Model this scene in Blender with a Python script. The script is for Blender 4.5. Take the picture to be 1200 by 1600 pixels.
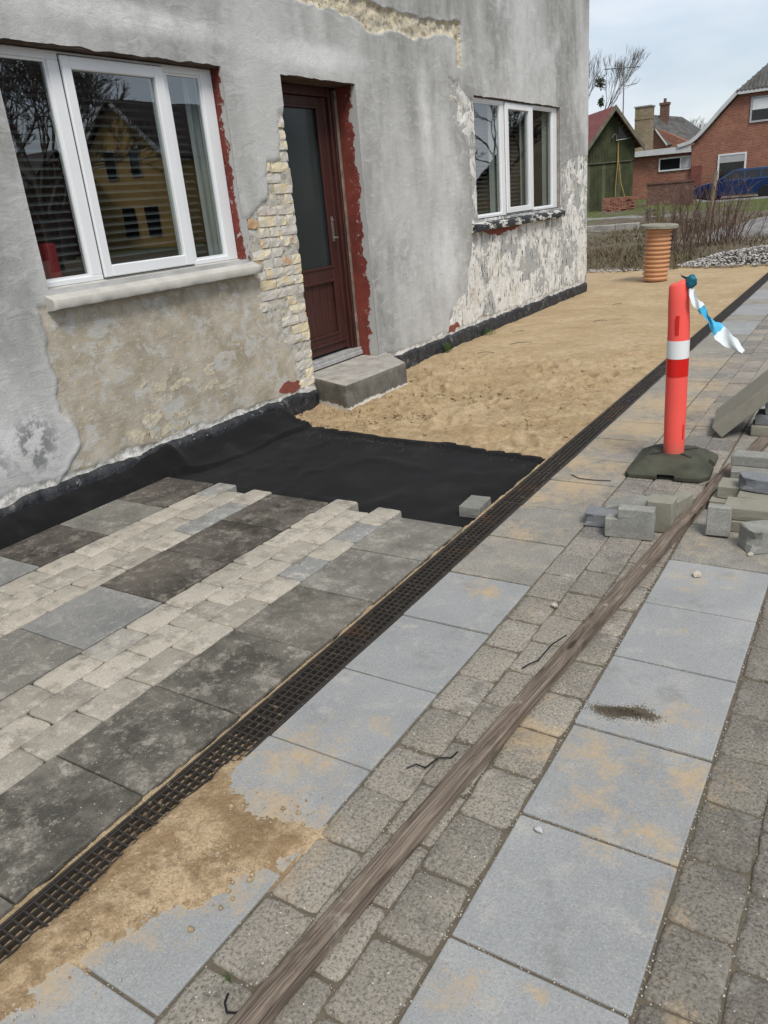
import bpy, bmesh, math, random
import numpy as np
from mathutils import Vector, Matrix

for o in list(bpy.data.objects): bpy.data.objects.remove(o)
scene = bpy.context.scene
COL = scene.collection
R = math.radians
rng = random.Random(7)

# ------------------------------------------------------------------ camera
PITCH, ROLL, YAW, FPX = .3782, -.0918, .5853, 1209.05
fw = Vector((-math.sin(YAW)*math.cos(PITCH), math.cos(YAW)*math.cos(PITCH), -math.sin(PITCH)))
r0 = Vector((math.cos(YAW), math.sin(YAW), 0)); u0 = r0.cross(fw)
rt = r0*math.cos(ROLL)+u0*math.sin(ROLL); up = rt.cross(fw)
cam = bpy.data.cameras.new('camera'); camo = bpy.data.objects.new('camera', cam); COL.objects.link(camo)
M = Matrix((rt, up, -fw)).transposed().to_4x4(); M.translation = Vector((0, 0, 1.5)); camo.matrix_world = M
cam.sensor_fit = 'VERTICAL'; cam.sensor_height = 24; cam.lens = 24*FPX/1600
cam.clip_start = .05; cam.clip_end = 2000
scene.camera = camo
scene.render.resolution_x, scene.render.resolution_y = 768, 1024

# ------------------------------------------------------------------ world, sun, exposure
SUN_EL, SUN_AZ = R(54), R(132)         # azimuth clockwise from +Y
w = bpy.data.worlds.new('World'); scene.world = w; w.use_nodes = True
nt = w.node_tree; nt.nodes.clear()
sky = nt.nodes.new('ShaderNodeTexSky'); sky.sky_type = 'NISHITA'; sky.sun_disc = False
sky.sun_elevation = SUN_EL; sky.sun_rotation = SUN_AZ; sky.air_density = 1.0; sky.dust_density = 1.5
tc = nt.nodes.new('ShaderNodeTexCoord'); mp = nt.nodes.new('ShaderNodeMapping'); mp.inputs['Scale'].default_value = (1, 1, 3.2)
n1 = nt.nodes.new('ShaderNodeTexNoise'); n1.inputs['Scale'].default_value = 2.6; n1.inputs['Detail'].default_value = 6; n1.inputs['Roughness'].default_value = .52
rp = nt.nodes.new('ShaderNodeValToRGB'); rp.color_ramp.elements[0].position = .36; rp.color_ramp.elements[1].position = .64
rp.color_ramp.elements[0].color = (.42, .42, .42, 1); rp.color_ramp.elements[1].color = (.92, .92, .92, 1)
n2 = nt.nodes.new('ShaderNodeTexNoise'); n2.inputs['Scale'].default_value = 3.4; n2.inputs['Detail'].default_value = 4
rc = nt.nodes.new('ShaderNodeValToRGB'); rc.color_ramp.elements[0].position = .36; rc.color_ramp.elements[1].position = .66
rc.color_ramp.elements[0].color = (4.3, 4.95, 5.7, 1); rc.color_ramp.elements[1].color = (6.9, 7.1, 7.4, 1)
mx = nt.nodes.new('ShaderNodeMix'); mx.data_type = 'RGBA'
bg = nt.nodes.new('ShaderNodeBackground'); bg.inputs['Strength'].default_value = .072
wo = nt.nodes.new('ShaderNodeOutputWorld')
L = nt.links.new
L(tc.outputs['Generated'], mp.inputs['Vector']); L(mp.outputs[0], n1.inputs['Vector']); L(mp.outputs[0], n2.inputs['Vector'])
L(n1.outputs['Fac'], rp.inputs[0]); L(n2.outputs['Fac'], rc.inputs[0])
L(rp.outputs[0], mx.inputs[0]); L(sky.outputs[0], mx.inputs[6]); L(rc.outputs[0], mx.inputs[7])
L(mx.outputs[2], bg.inputs['Color']); L(bg.outputs[0], wo.inputs[0])
sl = bpy.data.lights.new('sun', 'SUN'); sl.energy = 1.5; sl.angle = R(20); sl.color = (1, .955, .88)
so = bpy.data.objects.new('sun', sl); COL.objects.link(so)
sd = Vector((math.sin(SUN_AZ)*math.cos(SUN_EL), math.cos(SUN_AZ)*math.cos(SUN_EL), math.sin(SUN_EL)))
so.rotation_euler = (-sd).to_track_quat('-Z', 'Y').to_euler()
scene.view_settings.view_transform = 'Standard'; scene.view_settings.look = 'None'
scene.view_settings.exposure = 1.0; scene.view_settings.gamma = 1
scene.view_settings.use_curve_mapping = False

# ------------------------------------------------------------------ numeric helpers
def _hash(ix, iy, seed):
    h = (ix.astype(np.int64)*374761393 + iy.astype(np.int64)*668265263 + seed*1442695041) & 0xffffffff
    h = ((h ^ (h >> 13))*1274126177) & 0xffffffff
    return ((h ^ (h >> 16)) & 0xffffff)/float(0xffffff)
def vnoise(x, y, seed=0):
    x = np.asarray(x, float); y = np.asarray(y, float)
    ix = np.floor(x); iy = np.floor(y); fx = x-ix; fy = y-iy
    fx = fx*fx*fx*(fx*(fx*6-15)+10); fy = fy*fy*fy*(fy*(fy*6-15)+10)
    a = _hash(ix, iy, seed); b = _hash(ix+1, iy, seed); c = _hash(ix, iy+1, seed); d = _hash(ix+1, iy+1, seed)
    return (a*(1-fx)+b*fx)*(1-fy)+(c*(1-fx)+d*fx)*fy
def fbm(x, y, seed=0, oct=4, g=.5):
    s = 0; a = 1; t = 0
    for i in range(oct):
        s = s+a*vnoise(np.asarray(x)*2**i+i*17.3, np.asarray(y)*2**i-i*9.1, seed+i*31); t += a; a *= g
    return s/t
def sst(a, b, v):
    t = np.clip((v-a)/(b-a), 0, 1); return t*t*(3-2*t)
def sdf(poly, x, y):                      # negative inside
    x = np.asarray(x, float); y = np.asarray(y, float)
    d = np.full(x.shape, 1e9); ins = np.zeros(x.shape, bool); n = len(poly)
    for i in range(n):
        ax, ay = poly[i]; bx, by = poly[(i+1) % n]
        ex, ey = bx-ax, by-ay; l2 = ex*ex+ey*ey+1e-12
        t = np.clip(((x-ax)*ex+(y-ay)*ey)/l2, 0, 1)
        d = np.minimum(d, np.hypot(x-ax-t*ex, y-ay-t*ey))
        if abs(ey) > 1e-9:
            c = ((ay > y) != (by > y)) & (x < ex*(y-ay)/ey+ax); ins ^= c
    return np.where(ins, -d, d)

# ------------------------------------------------------------------ object helpers
def link(o, parent=None):
    COL.objects.link(o)
    if parent is not None: o.parent = parent
    return o
def obj(name, me, mat, parent=None, loc=(0, 0, 0), rot=(0, 0, 0), scale=(1, 1, 1)):
    if mat is not None and not me.materials: me.materials.append(mat)
    o = bpy.data.objects.new(name, me); o.location = loc; o.rotation_euler = rot; o.scale = scale
    return link(o, parent)
def pyd(name, v, f, smooth=False):
    me = bpy.data.meshes.new(name); me.from_pydata([tuple(p) for p in v], [], f); me.update()
    if smooth: me.shade_smooth()
    return me
def npmesh(name, V, F, smooth=False, attrs=None):
    V = np.ascontiguousarray(V, np.float32); F = np.ascontiguousarray(F, np.int32); k = F.shape[1]
    me = bpy.data.meshes.new(name); me.vertices.add(len(V)); me.vertices.foreach_set('co', V.ravel())
    me.loops.add(F.size); me.loops.foreach_set('vertex_index', F.ravel())
    me.polygons.add(len(F)); me.polygons.foreach_set('loop_start', np.arange(len(F), dtype=np.int32)*k)
    me.polygons.foreach_set('loop_total', np.full(len(F), k, np.int32))
    me.update(calc_edges=True)
    if smooth: me.polygons.foreach_set('use_smooth', np.ones(len(F), bool))
    for nm, a in (attrs or {}).items():
        at = me.attributes.new(nm, 'FLOAT_COLOR', 'POINT'); at.data.foreach_set('color', np.ascontiguousarray(a, np.float32).ravel())
    return me
def grid(name, P, keep=None, smooth=True, attrs=None, flip=False):
    n, m = P.shape[:2]; idx = np.arange(n*m).reshape(n, m)
    F = np.stack([idx[:-1, :-1], idx[1:, :-1], idx[1:, 1:], idx[:-1, 1:]], -1)
    if flip: F = F[..., ::-1]
    F = F.reshape(-1, 4) if keep is None else F[keep]
    return npmesh(name, P.reshape(-1, 3), F, smooth, {k: a.reshape(-1, 4) for k, a in (attrs or {}).items()})
class MB:
    def __init__(s): s.v = []; s.f = []
    def add(s, v, f):
        b = len(s.v); s.v += [tuple(p) for p in v]; s.f += [tuple(i+b for i in q) for q in f]; return s
    def box(s, x0, x1, y0, y1, z0, z1):
        return s.add([(x0, y0, z0), (x1, y0, z0), (x1, y1, z0), (x0, y1, z0), (x0, y0, z1), (x1, y0, z1), (x1, y1, z1), (x0, y1, z1)],
                     [(0, 3, 2, 1), (4, 5, 6, 7), (0, 1, 5, 4), (1, 2, 6, 5), (2, 3, 7, 6), (3, 0, 4, 7)])
    def bar(s, a, b, r1, r2=None, n=6):
        a = Vector(a); b = Vector(b); r2 = r1 if r2 is None else r2
        d = (b-a).normalized(); x = d.orthogonal().normalized(); y = d.cross(x)
        v = [a+(x*math.cos(t)+y*math.sin(t))*r1 for t in [2*math.pi*i/n for i in range(n)]]
        v += [b+(x*math.cos(t)+y*math.sin(t))*r2 for t in [2*math.pi*i/n for i in range(n)]]
        return s.add(v, [(i, (i+1) % n, n+(i+1) % n, n+i) for i in range(n)]+[tuple(range(n))[::-1], tuple(range(n, 2*n))])
    def tube(s, pts, r, n=6):
        for a, b in zip(pts[:-1], pts[1:]): s.bar(a, b, r, r, n)
        return s
    def lathe(s, prof, n=24, c=(0, 0, 0)):
        v = []; m = len(prof)
        for r, z in prof: v += [(c[0]+r*math.cos(2*math.pi*i/n), c[1]+r*math.sin(2*math.pi*i/n), c[2]+z) for i in range(n)]
        f = [(k*n+i, k*n+(i+1) % n, (k+1)*n+(i+1) % n, (k+1)*n+i) for k in range(m-1) for i in range(n)]
        f += [tuple(range(n))[::-1], tuple(range((m-1)*n, m*n))]
        return s.add(v, f)
    def prism(s, pts, axis, a, b):        # pts 2D outline extruded along axis
        def p3(q, t):
            return {0: (t, q[0], q[1]), 1: (q[0], t, q[1]), 2: (q[0], q[1], t)}[axis]
        n = len(pts)
        return s.add([p3(q, a) for q in pts]+[p3(q, b) for q in pts], [(i, (i+1) % n, n+(i+1) % n, n+i) for i in range(n)]+[tuple(range(n))[::-1], tuple(range(n, 2*n))])
    def mesh(s, name, smooth=False, bevel=0, seg=1):
        me = pyd(name, s.v, s.f)
        bm = bmesh.new(); bm.from_mesh(me); bmesh.ops.recalc_face_normals(bm, faces=bm.faces)
        if bevel: bmesh.ops.bevel(bm, geom=list(bm.edges), offset=bevel, segments=seg, profile=.6, affect='EDGES', clamp_overlap=True)
        bm.to_mesh(me); bm.free()
        if smooth: me.shade_smooth()
        return me
    def build(s, name, mat, parent=None, smooth=False, bevel=0, seg=1, **k):
        return obj(name, s.mesh(name, smooth, bevel, seg), mat, parent, **k)
def box(x0, x1, y0, y1, z0, z1): return MB().box(x0, x1, y0, y1, z0, z1)
def empty(name, loc=(0, 0, 0), rot=(0, 0, 0)):
    o = bpy.data.objects.new(name, None); o.location = loc; o.rotation_euler = rot; o.empty_display_size = .2; return link(o)
def tag(o, label=None, cat=None, group=None, kind=None):
    if label: o['label'] = label
    if cat: o['category'] = cat
    if group: o['group'] = group
    if kind: o['kind'] = kind
    return o

# ------------------------------------------------------------------ material helpers
class T:
    def __init__(s, name):
        s.m = bpy.data.materials.new(name); s.m.use_nodes = True; s.t = s.m.node_tree; s.t.nodes.clear()
        s.out = s.n('ShaderNodeOutputMaterial'); s._pos = None
    def n(s, ty, **k):
        nd = s.t.nodes.new(ty)
        for a, b in k.items(): setattr(nd, a, b)
        return nd
    def set(s, sock, v):
        if hasattr(v, 'is_output'): s.t.links.new(v, sock)
        elif v is not None:
            if isinstance(v, (tuple, list)) and len(v) == 3 and sock.type == 'RGBA': v = (*v, 1)
            sock.default_value = v
    def pos(s):
        if s._pos is None: s._pos = s.n('ShaderNodeNewGeometry').outputs['Position']
        return s._pos
    def objc(s): return s.n('ShaderNodeTexCoord').outputs['Object']
    def rand(s): return s.n('ShaderNodeObjectInfo').outputs['Random']
    def attr(s, name):
        a = s.n('ShaderNodeAttribute', attribute_name=name); sp = s.n('ShaderNodeSeparateColor')
        s.t.links.new(a.outputs['Color'], sp.inputs[0]); return sp.outputs[0], sp.outputs[1], sp.outputs[2], a.outputs['Alpha']
    def sep(s, v):
        n = s.n('ShaderNodeSeparateXYZ'); s.set(n.inputs[0], v); return n.outputs
    def map(s, v, scale=(1, 1, 1), loc=(0, 0, 0), rot=(0, 0, 0)):
        n = s.n('ShaderNodeMapping'); s.set(n.inputs[0], v); n.inputs['Scale'].default_value = scale; n.inputs['Location'].default_value = loc; n.inputs['Rotation'].default_value = rot
        return n.outputs[0]
    def noise(s, scale, detail=4, rough=.55, v=None, dist=0):
        n = s.n('ShaderNodeTexNoise'); s.set(n.inputs['Vector'], s.pos() if v is None else v)
        n.inputs['Scale'].default_value = scale; n.inputs['Detail'].default_value = min(detail, 4.5); n.inputs['Roughness'].default_value = rough; n.inputs['Distortion'].default_value = dist
        return n.outputs['Fac']
    def voro(s, scale, feature='F1', v=None, out='Distance'):
        n = s.n('ShaderNodeTexVoronoi', feature=feature); s.set(n.inputs['Vector'], s.pos() if v is None else v); n.inputs['Scale'].default_value = scale
        return n.outputs[out]
    def ramp(s, fac, *st):
        n = s.n('ShaderNodeValToRGB'); s.set(n.inputs[0], fac); cr = n.color_ramp
        while len(cr.elements) < len(st): cr.elements.new(.5)
        for e, (p, c) in zip(cr.elements, st):
            e.position = p; c = (c, c, c) if isinstance(c, (int, float)) else c; e.color = (*c, 1)
        return n.outputs[0]
    def step(s, v, a, b):                 # smooth 0..1 between a and b
        n = s.n('ShaderNodeMapRange', interpolation_type='SMOOTHSTEP'); s.set(n.inputs[0], v); n.inputs[1].default_value = a; n.inputs[2].default_value = b
        return n.outputs[0]
    def mix(s, f, a, b, mode='MIX'):
        n = s.n('ShaderNodeMix', data_type='RGBA', blend_type=mode); s.set(n.inputs[0], f); s.set(n.inputs[6], a); s.set(n.inputs[7], b); return n.outputs[2]
    def ma(s, op, a, b=0, c=None):
        n = s.n('ShaderNodeMath', operation=op); s.set(n.inputs[0], a); s.set(n.inputs[1], b)
        if c is not None: s.set(n.inputs[2], c)
        return n.outputs[0]
    def bump(s, h, strength=.4, dist=.01, nrm=None):
        n = s.n('ShaderNodeBump'); s.set(n.inputs['Height'], h); n.inputs['Strength'].default_value = strength; n.inputs['Distance'].default_value = dist
        if nrm is not None: s.set(n.inputs['Normal'], nrm)
        return n.outputs[0]
    def done(s, col, rough=.85, bump=None, metal=0, spec=.3, **k):
        b = s.n('ShaderNodeBsdfPrincipled'); s.set(b.inputs['Base Color'], col); s.set(b.inputs['Roughness'], rough); s.set(b.inputs['Metallic'], metal)
        b.inputs['Specular IOR Level'].default_value = spec
        for a, v in k.items(): s.set(b.inputs[a.replace('_', ' ')], v)
        if bump is not None: s.t.links.new(bump, b.inputs['Normal'])
        s.t.links.new(b.outputs[0], s.out.inputs[0]); return s.m
def plain(name, col, rough=.7, var=.12, nscale=8, bumpd=.002, spec=.3, metal=0, **k):
    t = T(name); n = t.noise(nscale, 5)
    c = t.mix(t.ramp(n, (.3, 0), (.7, 1)), tuple(x*(1-var) for x in col), tuple(min(1, x*(1+var)) for x in col))
    return t.done(c, rough, t.bump(t.noise(nscale*12, 3), .35, bumpd), metal, spec, **k)

# sand dust lying on the paving: spots (x, y, radius, strength)
DUST = [(-1.31, 2.60, .13, .55), (-1.21, 2.56, .07, .9), (-1.165, 1.61, .07, .8), (-1.30, 1.38, .22, .75), (-1.22, 1.08, .24, 1.0), (-1.35, .85, .2, 1.0), (-1.40, .6, .16, 1.0), (-1.28, 1.62, .08, .4),
        (-1.41, 4.22, .2, .95), (-1.2, 4.17, .2, .8), (-1.3, 3.83, .26, .95), (-1.40, 3.6, .2, .85), (-1.2, 5.6, .45, 1.0), (-1.3, 4.6, .25, .9), (-1.0, 5.2, .25, .7), (-1.25, 7.0, .4, .8), (-1.08, 6.2, .35, .85), (-1.31, 3.15, .16, .8),
        (-1.25, 5.0, .38, 1.0), (-1.1, 2.15, .05, .4), (-.53, 1.77, .16, .75), (-.33, 1.55, .1, .8), (-.28, 1.78, .14, .8), (-.48, 1.58, .13, .7), (-.38, 2.02, .17, .62),
        (-.71, 1.76, .12, 1.0), (-.73, 1.98, .07, .6), (-.50, 2.95, .16, .6), (-.36, 3.0, .1, .55), (-.46, 2.55, .09, .45), (-.24, 1.32, .07, .8), (-.56, .95, .09, .7), (-.15, 1.1, .06, .7),
        (-.42, 1.48, .09, .75), (-.25, 1.47, .06, .8), (-.4, 1.02, .04, .8), (-.98, 3.55, .12, .35), (-.8, 2.9, .1, .3), (-.95, 2.45, .08, .5), (-.55, 3.35, .2, .55), (-.3, 3.4, .2, .5)]
def dust_group():
    g = bpy.data.node_groups.new('dust', 'ShaderNodeTree'); g.interface.new_socket('Fac', in_out='OUTPUT', socket_type='NodeSocketFloat')
    t = T.__new__(T); t.t = g; t._pos = None
    p = t.pos(); nz = t.n('ShaderNodeTexNoise'); t.set(nz.inputs['Vector'], p); nz.inputs['Scale'].default_value = 7; nz.inputs['Detail'].default_value = 3
    vs = t.n('ShaderNodeVectorMath', operation='MULTIPLY_ADD'); t.set(vs.inputs[0], nz.outputs['Color']); vs.inputs[1].default_value = (.16, .16, 0); 
    sb = t.n('ShaderNodeVectorMath', operation='ADD'); t.set(sb.inputs[0], p); sb.inputs[1].default_value = (-.08, -.08, 0); t.set(vs.inputs[2], sb.outputs[0])
    q = vs.outputs[0]; cur = None
    fl = t.n('ShaderNodeVectorMath', operation='MULTIPLY'); t.set(fl.inputs[0], q); fl.inputs[1].default_value = (1, 1, 0)
    for x, y, r, s in DUST:
        d = t.n('ShaderNodeVectorMath', operation='DISTANCE'); t.set(d.inputs[0], fl.outputs[0]); d.inputs[1].default_value = (x, y, 0)
        v = t.n('ShaderNodeMapRange'); t.set(v.inputs[0], d.outputs['Value']); v.inputs[1].default_value = 0; v.inputs[2].default_value = r*1.5; v.inputs[3].default_value = s; v.inputs[4].default_value = 0
        cur = v.outputs[0] if cur is None else t.ma('MAXIMUM', cur, v.outputs[0])
    n = t.noise(16, 6, .68); n2 = t.noise(90, 3, .7)
    a = t.ma('ADD', cur, t.ma('MULTIPLY', t.ma('SUBTRACT', n, .5), 1.5)); a = t.ma('ADD', a, t.ma('MULTIPLY', t.ma('SUBTRACT', n2, .5), .9))
    f = t.ma('MULTIPLY', t.step(a, .30, .95), t.step(cur, .02, .25))
    o = t.n('NodeGroupOutput'); g.links.new(f, o.inputs[0]); return g
DG = dust_group()
SANDC = (.43, .30, .165)
def dusted(t, col, amt=.85):
    n = t.n('ShaderNodeGroup'); n.node_tree = DG
    return t.mix(t.ma('MULTIPLY', n.outputs[0], amt), col, t.mix(t.noise(60, 3), (.335, .25, .15), (.49, .38, .245)))

MAT = {}
def speck(t, c, lo, hi, sc=140, amt=.6):
    """fine concrete grain: dark pores and pale grains"""
    n = t.noise(sc, 3, .75); c = t.mix(t.ma('MULTIPLY', t.step(n, .52, .36), amt), c, lo); c = t.mix(t.ma('MULTIPLY', t.step(n, .55, .70), amt*.8), c, hi)
    return t.mix(t.step(t.voro(66), .075, .045), c, tuple(x*.4 for x in lo))
def mat_slab_new():
    t = T('concrete_slab_grey'); r = t.rand()
    c = t.mix(t.ramp(t.noise(2.6, 5, .65), (.3, 0), (.72, 1)), (.25, .256, .257), (.345, .35, .345))
    c = t.mix(t.ma('MULTIPLY', r, .5), c, (.225, .232, .234))
    c = t.mix(t.ma('MULTIPLY', t.step(t.noise(9, 5, .75, dist=.3), .50, .72), .5), c, (.42, .40, .355))
    c = t.mix(t.ma('MULTIPLY', t.step(t.noise(5.5, 5, .7, v=t.map(t.pos(), (1, 1, 1), (4, 7, 0))), .54, .72), .6), c, (.185, .185, .178))
    c = speck(t, c, (.17, .175, .175), (.47, .47, .455), 150, .38); c = t.mix(t.step(t.voro(118), .12, .07), c, (.60, .60, .57))
    c = dusted(t, c)
    return t.done(c, .88, t.bump(t.noise(150, 4, .75), .6, .003))
def mat_slab_mid():
    t = T('concrete_slab_weathered'); r = t.rand()
    c = t.mix(t.ramp(t.noise(4, 6, .68), (.3, 0), (.7, 1)), (.20, .19, .165), (.335, .315, .275))
    c = t.mix(t.ma('MULTIPLY', r, .5), c, (.22, .215, .20))
    c = t.mix(t.ma('MULTIPLY', t.step(t.noise(9, 6, .72), .48, .7), .6), c, (.40, .345, .255))
    c = t.mix(t.ma('MULTIPLY', t.step(t.noise(6, 5, .7, v=t.map(t.pos(), (1, 1, 1), (9, 2, 0))), .55, .72), .55), c, (.13, .125, .11))
    c = speck(t, c, (.10, .095, .085), (.46, .44, .39)); c = dusted(t, c)
    return t.done(c, .9, t.bump(t.noise(130, 4, .75), .7, .004))
def mat_slab_dark(name, a, b, wht, scr=True):
    t = T(name); r = t.rand(); of = t.n('ShaderNodeVectorMath', operation='ADD'); t.set(of.inputs[0], t.pos()); cb = t.n('ShaderNodeCombineXYZ'); t.set(cb.inputs[0], t.ma('MULTIPLY', r, 37)); t.set(cb.inputs[2], t.ma('MULTIPLY', r, 11)); t.set(of.inputs[1], cb.outputs[0]); p = of.outputs[0]
    c = t.mix(t.ramp(t.noise(3.0, 7, .74, v=p), (.40, 0), (.60, 1)), a, b)
    c = t.mix(t.ma('MULTIPLY', t.ma('FRACT', t.ma('MULTIPLY', r, 5.3)), .45), c, tuple(x*.75 for x in a))
    c = t.mix(t.ma('MULTIPLY', t.step(t.noise(7.5, 6, .85, v=p), .49, .70), .65), c, wht)                       # dried dust
    c = t.mix(t.ma('MULTIPLY', t.step(t.noise(26, 5, .8, v=p), .56, .70), .55), c, wht)
    c = t.mix(t.step(t.voro(34, v=p), .10, .04), c, tuple(min(.6, x*1.3) for x in wht))
    if scr:
        for k, (ro, sc) in enumerate(((.5, (1.6, 70, 1)), (-.9, (1.9, 85, 1)))):
            v = t.map(p, sc, (k*3.1, k*1.7, 0), (0, 0, ro)); s_ = t.ma('MULTIPLY', t.step(t.noise(1, 3, .6, v=v), .69, .75), t.step(t.noise(2.3, 3, v=t.map(p, (1, 1, 1), (k*5., 2, 0))), .50, .62))
            c = t.mix(t.ma('MULTIPLY', s_, .5), c, (.42, .41, .38))
    c = speck(t, c, tuple(x*.5 for x in a), tuple(min(.6, x*1.5) for x in b), 150, .3)
    return t.done(c, .9, t.bump(t.noise(140, 4, .75), .5, .0025), spec=.25)
def mat_paver_beige():
    t = T('concrete_paver_beige'); r = t.rand()
    c = t.mix(r, (.295, .268, .225), (.44, .40, .335))
    c = t.mix(t.step(t.ma('FRACT', t.ma('MULTIPLY', r, 17.3)), .88, .92), c, (.235, .24, .235))
    c = t.mix(t.ma('MULTIPLY', t.step(t.noise(9, 7, .75), .47, .66), .65), c, (.165, .15, .125))
    c = t.mix(t.ma('MULTIPLY', t.step(t.noise(15, 6, .75, v=t.map(t.pos(), (1, 1, 1), (3, 3, 0))), .50, .68), .65), c, (.52, .48, .41))
    c = speck(t, c, (.15, .135, .11), (.55, .515, .445), 130, .35)
    return t.done(c, .92, t.bump(t.noise(100, 4, .75), .7, .004))
def mat_paver_old(name='weathered_paver_aggregate', k=1.0):
    t = T(name); r = t.rand()
    c = t.mix(r, (.185, .17, .145), (.30, .277, .238))
    c = t.mix(t.ma('MULTIPLY', t.ramp(t.noise(7, 6, .68), (.35, 0), (.65, 1)), .55), c, (.33, .30, .245))
    y_ = t.sep(t.pos())[1]; c = t.mix(t.ma('MULTIPLY', t.step(y_, 2.4, 3.4), .8), c, t.mix(t.ma('FRACT', t.ma('MULTIPLY', r, 9.7)), (.15, .15, .148), (.34, .305, .265)))
    c = t.mix(t.ma('MULTIPLY', t.step(t.noise(4.5, 5, .7), .55, .68), .5), c, (.10, .092, .08))
    c = speck(t, c, (.085, .078, .066), (.40, .375, .325), 120, .75)
    c = t.mix(t.step(t.voro(75), .115, .075), c, (.46, .44, .39)); c = t.mix(t.step(t.voro(43, v=t.map(t.pos(), (1, 1, 1), (4, 2, 0))), .1, .06), c, (.62, .60, .55))
    c = t.mix(t.ma('MULTIPLY', t.step(t.noise(5.5, 6, .72), .58, .72), .6), c, (.42, .40, .36))
    c = t.mix(1.0, c, (1.03*k, 1.02*k, 1.01*k), 'MULTIPLY')
    c = dusted(t, c, .8)
    h = t.noise(85, 4, .78)
    return t.done(c, .93, t.bump(h, .9, .006))
def mat_joint(name, a, b):
    t = T(name); c = t.mix(t.noise(30, 5, .7), a, b); c = t.mix(t.step(t.voro(90), .22, .12), c, (.5, .46, .4)); 
    return t.done(c, .95, t.bump(t.noise(140, 4, .8), .8, .006))
def mat_sand():
    t = T('sand'); p = t.pos()
    c = t.mix(t.ramp(t.noise(1.6, 6, .62), (.32, 0), (.68, 1)), (.45, .335, .195), (.585, .46, .295))
    c = t.mix(t.ma('MULTIPLY', t.ramp(t.noise(13, 6, .7), (.42, 0), (.66, 1)), .5), c, (.31, .225, .13))
    c = t.mix(t.ma('MULTIPLY', t.ramp(t.noise(170, 3, .8), (.38, 1), (.58, 0)), .6), c, (.23, .165, .095))
    c = t.mix(t.step(t.voro(38), .07, .04), c, (.55, .48, .38))
    zn = t.step(t.sep(p)[1], 8.6, 5.6); c = t.mix(t.ma('MULTIPLY', t.ma('MULTIPLY', t.step(t.noise(11, 6, .8), .48, .60), zn), .6), c, (.28, .195, .105)); c = t.mix(t.ma('MULTIPLY', t.step(t.noise(2.2, 5, .7, v=t.map(p, (1, 1.8, 1), (3, 3, 0))), .52, .66), .45), c, (.30, .215, .125))
    h = t.ma('ADD', t.noise(40, 5, .8), t.ma('MULTIPLY', t.noise(160, 3, .8), .4))
    return t.done(c, .97, t.bump(h, .8, .012), spec=.15)
def mat_glass(name, tint, ior=2.6, rough=0.0):
    t = T(name); tr = t.n('ShaderNodeBsdfTransparent'); tr.inputs[0].default_value = (*tint, 1)
    gl = t.n('ShaderNodeBsdfGlossy'); gl.inputs['Roughness'].default_value = rough; gl.inputs['Color'].default_value = (.95, .97, 1, 1)
    fr = t.n('ShaderNodeFresnel'); fr.inputs[0].default_value = ior
    if rough == 0:
        b = t.bump(t.noise(1.4, 2, .4), .06, .02); t.t.links.new(b, gl.inputs['Normal'])
    m = t.n('ShaderNodeMixShader'); t.set(m.inputs[0], t.ma('MULTIPLY', fr.outputs[0], t.ma('SUBTRACT', 1, t.n('ShaderNodeNewGeometry').outputs['Backfacing']))); t.t.links.new(tr.outputs[0], m.inputs[1]); t.t.links.new(gl.outputs[0], m.inputs[2])
    t.t.links.new(m.outputs[0], t.out.inputs[0]); return t.m
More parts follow.
